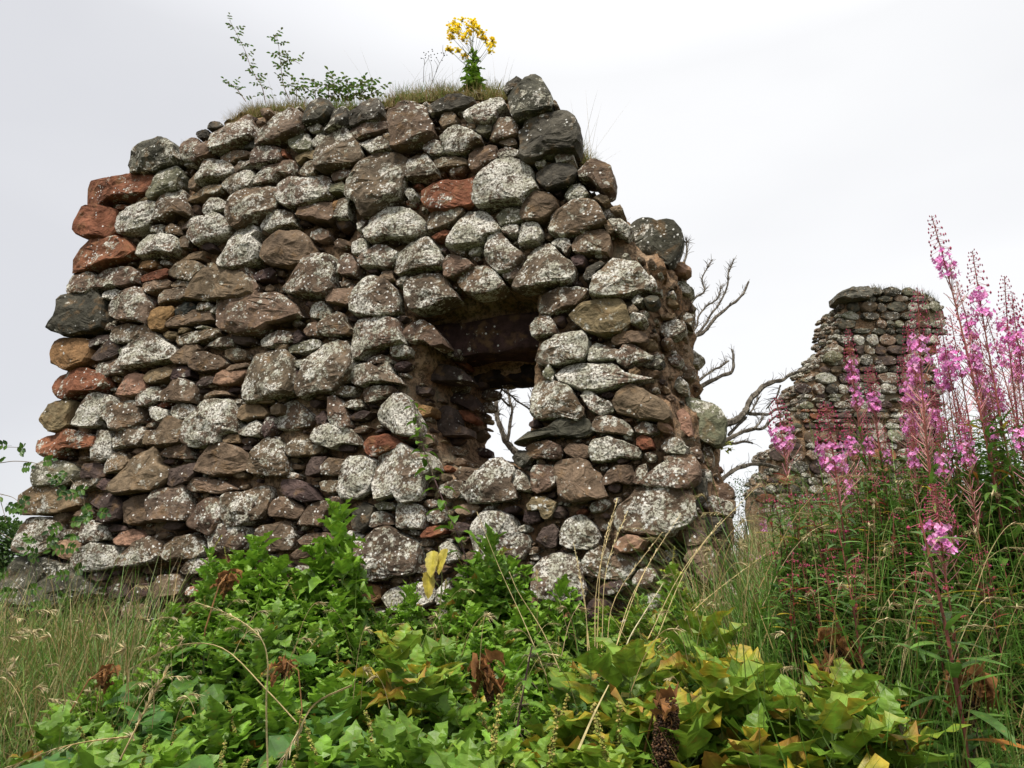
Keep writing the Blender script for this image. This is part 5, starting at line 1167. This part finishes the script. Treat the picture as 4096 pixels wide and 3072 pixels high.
shoot('briar_shoot', [(780, 1330), (740, 1130), (700, 1040), (620, 920), (560, 790), (480, 570), (400, 400), (330, 260), (250, 110)], 'tallest briar shoot on the wall top, leaning left', 'shrub', T1, 24, .034, seed=1)
shoot('briar_shoot', [(1130, 1280), (1060, 1110), (1020, 920), (1010, 780), (990, 640), (970, 450), (930, 320)], 'upright briar shoot right of the tallest one on the wall top', 'shrub', T1, 20, .036, seed=2)
shoot('briar_shoot', [(1030, 760), (1080, 720), (1160, 690), (1290, 760)], 'side spray of the briar with yellowish leaves', 'shrub', T1, 6, .034, seed=3, tone=LIME)
shoot('briar_shoot', [(490, 1310), (390, 1170), (310, 1080), (250, 1075)], 'short briar shoot at the far left of the wall top plants', 'shrub', T1, 8, .034, seed=4)
for i, (pts, n) in enumerate([([(1230, 1350), (1240, 1150), (1270, 1000)], 9), ([(1240, 1150), (1330, 1090), (1440, 1160)], 6), ([(1520, 1290), (1520, 1150), (1600, 1080)], 9), ([(1720, 1300), (1700, 1120), (1650, 1040)], 10), ([(1800, 1320), (1790, 1150), (1800, 980)], 14),
                              ([(1850, 1330), (1880, 1180), (1940, 1040)], 14), ([(1950, 1330), (2010, 1180), (2050, 1020)], 14), ([(2050, 1300), (2130, 1150), (2180, 1030)], 12), ([(2150, 1280), (2280, 1120), (2350, 1010)], 12), ([(2200, 1290), (2380, 1180), (2470, 1130)], 10)]):
    shoot('bramble', pts, ['thin bramble sprig with a brown tip on the wall top', 'bramble sprig arching right, low beside the brown-tipped one', 'small bramble sprig over the dark round stone', 'bramble sprig with pinkish tip at the left of the green clump', 'tallest bramble sprig of the green clump on the wall top', 'dense bramble sprig just right of the clump\'s tallest', 'bramble sprig in the middle of the green clump', 'bramble sprig right of the middle of the clump', 'bramble sprig near the right of the clump, leaning right', 'lowest bramble sprig at the right end of the clump'][i], 'shrub', T1, max(4, int(n * .62)), .042, .15, 20 + i, (.10, .19, .03))
# ragwort
rng.seed(40); root = tag(empty('ragwort', top_pt(*T2(1280, 1090), .15)), 'tall ragwort with yellow flower heads crowning the wall top', 'wildflower'); st = MB(); lf = MB(); fl = MB(); sd3 = MB()
def tp(x, y, w=.15): return top_pt(*T2(x, y), w)
base = tp(1280, 1120); st.tube([base, tp(1275, 800), tp(1250, 560), tp(1200, 330)], .007, .003, (.14, .13, .06, 1), 5); st.tube([tp(1275, 860), tp(1180, 650), tp(1100, 500)], .003, .002, (.13, .14, .06, 1), 4)
heads = [(920, 200), (1000, 160), (1095, 105), (1235, 130), (1280, 160), (1330, 220), (1400, 300), (1400, 370), (1450, 410), (1550, 400), (1560, 470), (1510, 560), (1500, 480), (920, 330), (960, 280), (905, 545), (940, 570), (1100, 640), (1150, 650), (1000, 235), (1060, 190), (1270, 240), (1190, 210), (1040, 560), (1120, 400), (1330, 300), (950, 370), (1210, 300), (1050, 290), (1150, 350)]
for x, y in heads:
    p = tp(x, y, .15 + rng.uniform(-.1, .1)); j = tp(1260 + rng.uniform(-30, 30), min(860, y + rng.uniform(230, 380)), .15); st.tube([j, j.lerp(p, .5) + Vector((0, 0, -.01)), p], .0018, .001, vc((.12, .14, .05)), 3)
    for _ in range(20):
        q = p + Vector((rng.gauss(0, .013), rng.gauss(0, .016), rng.gauss(0, .010))); st.tube([p - Vector((0, 0, .02)), q], .0007, .0006, (.13, .15, .05, 1), 3)
        dk = rng.random() < .22; c = (.10, .08, .05) if dk else rng.choice([(1, .80, .04), (.95, .72, .03), (1, .86, .08)])
        fl.blob(q, (.0045, .0045, .003) if not dk else .0035, vc(c)) if dk else [fl.leaf(q, sph(a_ * .9, R(15)), .0115, .0065, (.6, 1, .3), vc(c), droop=.3) for a_ in range(7)]
for k in range(80):
    t = rng.random() ** 1.4; p = base.lerp(tp(1255, 560), t); d = sph(rng.uniform(0, 6.3), R(rng.uniform(0, 55))); L = (.11 - .06 * t) * rng.uniform(.7, 1.2); lf.leaf(p, d, L, L * .5, LOBED, vc(rng.choice([GREEN, (.13, .22, .03), MID])), droop=.9, fold=.3, wave=.4)
under(st.build('stem', STEM), root); under(lf.build('foliage', LEAF), root); under(fl.build('flower_heads', PETAL), root)
def dry_weed(pts_list, dots, lab, tf, w=.14):
    root = tag(empty('dry_seed_stalk', top_pt(*tf(*pts_list[0][0]), w)), lab, 'dead plant'); st = MB(); hd = MB()
    for pts in pts_list: st.tube(curve([top_pt(*tf(x, y), w) for x, y in pts], 4), .0022, .0012, (.10, .085, .06, 1), 3)
    for x, y in dots: hd.blob(top_pt(*tf(x, y), w), .006, (.09, .075, .06, 1))
    under(st.build('stem', DRY), root); under(hd.build('seed_heads', DRY), root)
dry_weed([[(530, 1030), (535, 850), (545, 770), (600, 680), (610, 630)], [(545, 770), (540, 690), (500, 672)], [(660, 1010), (655, 850), (640, 760), (605, 680)]], [(497, 675), (535, 590), (570, 610), (557, 630), (603, 580), (610, 640), (640, 625), (658, 545), (645, 710), (643, 660), (560, 668)], 'dry branching seed stalk on the wall top, left of the ragwort', T2)
dry_weed([[(650, 1060), (715, 880), (770, 750), (830, 640), (860, 560)], [(770, 750), (720, 665)], [(715, 880), (735, 780), (690, 700)], [(610, 1020), (620, 950), (625, 890)], [(830, 640), (815, 560), (818, 480)]], [(720, 665), (738, 605), (692, 618), (665, 570), (795, 595), (825, 600), (840, 635), (875, 628), (855, 565), (718, 875), (805, 705)], 'dry seed stalk with forked arms between the thin stalk and the ragwort', T2)
# fern-like tuft beside the boulder
rng.seed(44); root = tag(empty('fern_tuft', top_pt(1325, 515, .02)), 'small bright green tuft growing beside the dark boulder on the wall end', 'plant'); lf = MB()
for k in range(26): lf.leaf(top_pt(1325 + rng.uniform(-4, 10), 512 + rng.uniform(-3, 8), .0), (rng.uniform(-.8, .8), -.6, 1), rng.uniform(.04, .09), .022, LOBED, vc(LIME), droop=.8)
under(lf.build('foliage', LEAF), root)
root = tag(empty('sprig', full(1570, 960, 4.9)), 'yellow green sprig under the round boulder at the wall end', 'plant'); lf = MB(); st = MB(); st.tube([full(1548, 975, 4.7), full(1560, 962, 4.7), full(1585, 955, 4.7)], .003, .002, (.15, .12, .05, 1), 3)
for k in range(26): lf.leaf(full(1558 + rng.uniform(-8, 26), 962 + rng.uniform(-10, 14), 4.7), (rng.uniform(-.8, .8), -.4, rng.uniform(-.4, .8)), .045, .02, LEAFLET, vc((.25, .28, .06)), droop=.4)
under(st.build('stem', STEM), root); under(lf.build('foliage', LEAF), root)

# ------------------------------------------------------------------ dead tree behind the wall
YD = 6.2; rng.seed(50)
def C2(x, y): return 1950 + x / 2.212, 900 + y / 2.212
def K2(x, y): return 2700 + x / 2.765, 1450 + y / 2.765
def I2(x, y): return 1850 + x / 2.212, 1650 + y / 2.212
B_ = [(C2, [(1790, 1120), (1840, 985), (1890, 960), (1950, 900), (2020, 820), (2110, 740), (2240, 640), (2310, 500)], .020, .010), (C2, [(1790, 1020), (1860, 960), (1930, 870), (1990, 770), (2060, 680), (2120, 560), (2130, 440), (2150, 380), (2180, 310)], .012, .006), (C2, [(1780, 1000), (1850, 890), (1880, 780), (1960, 700), (2040, 640), (2070, 540)], .010, .005),
      (C2, [(1730, 780), (1850, 640), (1920, 580), (1900, 480), (1940, 380), (1990, 310)], .010, .006), (C2, [(1700, 600), (1715, 490), (1730, 400), (1760, 260), (1770, 150)], .014, .008), (C2, [(1760, 1540), (1900, 1420), (2050, 1350), (2165, 1290), (2175, 1200), (2160, 1100)], .024, .010), (C2, [(1790, 1480), (1850, 1400), (1960, 1310), (2060, 1250), (2130, 1200)], .012, .008),
      (K2, [(480, 730), (560, 690), (680, 630), (780, 540), (830, 430), (950, 290), (1080, 220), (1200, 190), (1320, 110), (1470, 80)], .036, .012), (K2, [(780, 560), (900, 570), (1030, 570), (1120, 520), (1300, 460), (1400, 400), (1440, 340)], .018, .006), (K2, [(500, 900), (570, 860), (700, 790), (870, 740), (970, 730), (1060, 640), (1170, 560)], .022, .008),
      (K2, [(590, 810), (700, 690), (790, 610)], .014, .012), (K2, [(1172, 250), (1110, 390), (1010, 510)], .008, .006), (K2, [(450, 920), (530, 910), (650, 890), (760, 880), (865, 893)], .016, .008), (K2, [(430, 1370), (490, 1310), (600, 1220), (720, 1160), (870, 1130), (1000, 1130), (1140, 1165)], .020, .016), (K2, [(870, 730), (940, 660), (965, 620)], .010, .007), (K2, [(830, 560), (900, 460), (940, 370)], .009, .005),
      (I2, [(560, 460), (500, 380), (440, 320), (370, 230), (330, 120), (300, 0), (290, -120), (250, -200)], .036, .016), (I2, [(400, 260), (425, 100), (440, -20), (410, -130), (400, -200)], .018, .010), (C2, [(60, 1390), (130, 1460), (200, 1500), (270, 1570), (370, 1625)], .008, .008), (C2, [(130, 1450), (120, 1520), (160, 1570), (200, 1610)], .008, .010), (C2, [(20, 1560), (60, 1620), (110, 1680)], .008, .012), (C2, [(370, 1625), (395, 1560), (410, 1480)], .008, .005)]
root = tag(empty('dead_tree', (at(*K2(500, 900), YD).x - .5, YD, gz(.5, YD) - .1)), 'bare dead tree whose grey branches show behind the wall and through its window', 'tree'); tr = MB(); bs = []
for tf, pts, r0, r1 in B_:
    m = MB(); off = rng.uniform(-.25, .25); P_ = [at(*tf(x, y), YD + off + .06 * i) for i, (x, y) in enumerate(pts)]; q = curve(P_, 5)
    q = [p + mnoise.noise_vector(p * 9) * .012 for p in q]; m.tube(q, r0, r1, (1, 1, 1, 1), 6, .16)
    for k in range(int(len(q) * (2.4 if r0 < .016 else 1.2))):
        i = rng.randrange(1, len(q) - 1); d = (q[i + 1] - q[i]).normalized() + Vector((rng.uniform(-1, 1), rng.uniform(-.6, .6), rng.uniform(-.3, 1.1))); L = rng.uniform(.03, .12); s = q[i]; e = s + d.normalized() * L
        m.tube([s, s.lerp(e, .5) + Vector((rng.uniform(-.01, .01), 0, .008)), e], .0035, .0015, (1, 1, 1, 1), 3)
        if rng.random() < .5: m.blob(s, r0 * .9 if r0 < .02 else r0 * .6, (1, 1, 1, 1))
    if tf is C2 and pts[-1] == (1770, 150):
        for c_ in (q[-1], q[10]):
            for _ in range(40): d = sph(rng.uniform(0, 6.3), rng.uniform(-.4, 1.4)); m.tube([c_, c_ + d * rng.uniform(.04, .09)], .003, .001, (1, 1, 1, 1), 3)
    under(m.build('branch', BARK), root)
tb = at(*K2(300, 1000), YD + .1)
tr.tube(curve([(tb.x - .25, YD + .2, gz(.5, YD) - .2), (tb.x - .2, YD + .15, 1.9), (tb.x - .12, YD + .1, 2.4), (tb.x - .15, YD + .1, 3.0), (tb.x - .05, YD + .1, 3.5)], 5), .14, .05, (1, 1, 1, 1), 10, .05)
for a_, b_ in (((tb.x - .13, YD + .1, 2.4), at(*K2(480, 730), YD)), ((tb.x - .2, YD + .15, 1.9), at(*K2(430, 1370), YD)), ((tb.x - .15, YD + .1, 3.0), at(*C2(1760, 1540), YD)), ((tb.x - .05, YD + .1, 3.5), at(*C2(1790, 1120), YD)), ((tb.x - .2, YD + .15, 2.0), at(*I2(560, 460), YD)), ((tb.x - .05, YD + .1, 3.5), at(*C2(1730, 780), YD)), ((tb.x - .05, YD + .1, 3.5), at(*C2(1700, 600), YD)), ((tb.x - .13, YD + .1, 2.4), at(*K2(500, 900), YD)), ((tb.x - .13, YD + .1, 2.3), at(*K2(450, 920), YD))):
    tr.tube([a_, Vector(a_).lerp(b_, .5), b_], .04, .022, (1, 1, 1, 1), 6)
under(tr.build('trunk', BARK, smooth=True), root)

# ------------------------------------------------------------------ dog rose trailing over the left corner
def G0(x, y): return x / 2.212, 1700 + y / 2.212
def gp(x, y, w=-.32): u, v = hitw(*G0(x, y), w); return wpt(u, v, w)
rng.seed(60)
def briar(strands, clusters, lab, L=.05, tone=GREEN):
    root = tag(empty('dog_rose', gp(*strands[0][0])), lab, 'shrub'); st = MB(); lf = MB()
    for s in strands: st.tube(curve([gp(*p) for p in s], 5), .003, .0016, (.14, .10, .05, 1), 4)
    for x, y in clusters:
        p = gp(x, y); d = Vector((rng.uniform(-1, 1), -.3, rng.uniform(-.5, .3))).normalized(); e = p + d * L * 2; st.tube([p - d * .01, e], .001, .0008, (.16, .16, .06, 1), 3)
        for s in range(7):
            pp = p.lerp(e, .2 + .8 * (s // 2) / 3); s2 = d.cross(Vector((0, -1, 0))).normalized() * (1 if s % 2 else -1); lf.leaf(pp, d if s == 6 else d * .5 + s2, L * rng.uniform(.75, 1.1), L * .55, LEAFLET, vc(rng.choice([MID, MID, DARK])), droop=.3, fold=.2, up=(0, -1, .2))
    under(st.build('stem', STEM), root); under(lf.build('foliage', LEAF), root)
briar([[(-200, 345), (0, 335), (130, 320), (300, 335), (450, 390), (560, 430), (650, 510), (720, 580), (745, 680), (740, 740)], [(-60, 200), (60, 195), (200, 200)]], [(90, 180), (10, 200), (170, 260), (190, 370), (20, 300), (370, 330), (600, 400), (560, 530), (520, 560), (700, 590), (660, 600), (740, 700), (820, 780), (860, 760), (780, 760)], 'dog rose spray arching from the left edge onto the wall corner')
briar([[(700, 860), (620, 960), (540, 1030), (420, 1100), (330, 1130), (200, 1060), (-40, 930)], [(0, 610), (110, 640), (190, 700)], [(-10, 620), (30, 760), (55, 860)]], [(620, 860), (570, 880), (690, 980), (400, 1060), (440, 1050), (580, 1080), (600, 1090), (350, 1150), (60, 700), (20, 620), (130, 740), (180, 640), (110, 720), (300, 1060), (250, 1150)], 'dog rose stems looping lower over the left corner stones')
briar([[(300, 1700), (280, 1560), (200, 1450), (60, 1330), (-60, 1250)], [(450, 1700), (460, 1560), (480, 1500)]], [(230, 1460), (180, 1480), (470, 1560), (430, 1580), (500, 1530), (90, 1270), (40, 1290), (120, 1440), (640, 1330), (660, 1300)], 'low dog rose leaves in front of the bottom left boulder')

# ------------------------------------------------------------------ background trees
def tree(name, x, y, h, wd, lab, n=5200, seed=0, tone=DARK):
    rng.seed(seed); z = gz(x, y); root = tag(empty(name, (x, y, z)), lab, 'tree'); tr = MB(); tr.tube([(x, y, z - .2), (x + .1, y, z + h * .35), (x, y, z + h * .8)], h * .035, h * .01, (.10, .08, .06, 1), 7); cr_ = MB(); cl = []
    for k in range(26):
        d = sph(rng.uniform(0, 6.3), rng.uniform(-.5, 1.5)); cl.append((Vector((x + d.x * wd * .4, y + d.y * wd * .4, z + h * (.55 + d.z * .33))), rng.uniform(.16, .28) * wd, rng.uniform(.6, 1.35)))
        tr.tube([(x, y, z + h * .4), cl[-1][0]], h * .012, h * .004, (.10, .08, .06, 1), 4)
    for k in range(n):
        c, r_, b = cl[k % 26]; d = sph(rng.uniform(0, 6.3), rng.uniform(-1.4, 1.5)); p = c + d * r_ * rng.uniform(.6, 1.05); s = rng.uniform(.07, .14) * max(.6, h / 4)
        cr_.leaf(p, d + Vector((0, 0, -.3)), s, s * .8, LEAFLET, vc(tuple(q * b for q in tone), .25), droop=.4)
    under(tr.build('trunk', STEM), root); under(cr_.build('crown', LEAF), root)
p = full(-10, 1172, 14); tree('tree', p.x - .3, 14, (p.z - gz(p.x, 14)) / .86, 1.9, 'round dark green tree behind the bottom left corner of the wall', 9000, 1, (.07, .14, .03))
p = full(1615, 1200, 30); tree('tree', p.x, 30, 2.6, 7, 'low green tree on the skyline between the two ruins', seed=2, tone=(.06, .12, .04))
# thin elder twigs against the sky between the ruins
rng.seed(66)
for i, (x0, y0, pts) in enumerate([(1590, 1180, [(1600, 1060), (1620, 1040)]), (1600, 1180, [(1625, 1080), (1640, 1072)]), (1612, 1190, [(1618, 1100), (1650, 1090)])]):
    P_ = [full(x0, y0 + 30, 5.2)] + [full(x, y, 5.2) for x, y in pts]; root = tag(empty('thin_twig', P_[0]), ['highest thin leafy twig against the sky between the ruins', 'middle thin leafy twig between the ruins', 'lowest thin leafy twig between the ruins'][i], 'shrub'); st = MB(); lf = MB(); q = curve(P_, 5); st.tube(q, .003, .0012, (.09, .08, .05, 1), 3)
    for k in range(26): p = q[rng.randrange(3, len(q))]; e = p + Vector((rng.uniform(-.12, .14), 0, rng.uniform(-.05, .08))); st.tube([p, e], .001, .0008, (.09, .08, .05, 1), 3); lf.leaf(e, (rng.uniform(-1, 1), -.3, .3), .035, .014, LEAFLET, vc((.07, .09, .06)))
    under(st.build('stem', STEM), root); under(lf.build('foliage', LEAF), root)
for o in bpy.data.objects:
    if 'h' in o: del o['h']
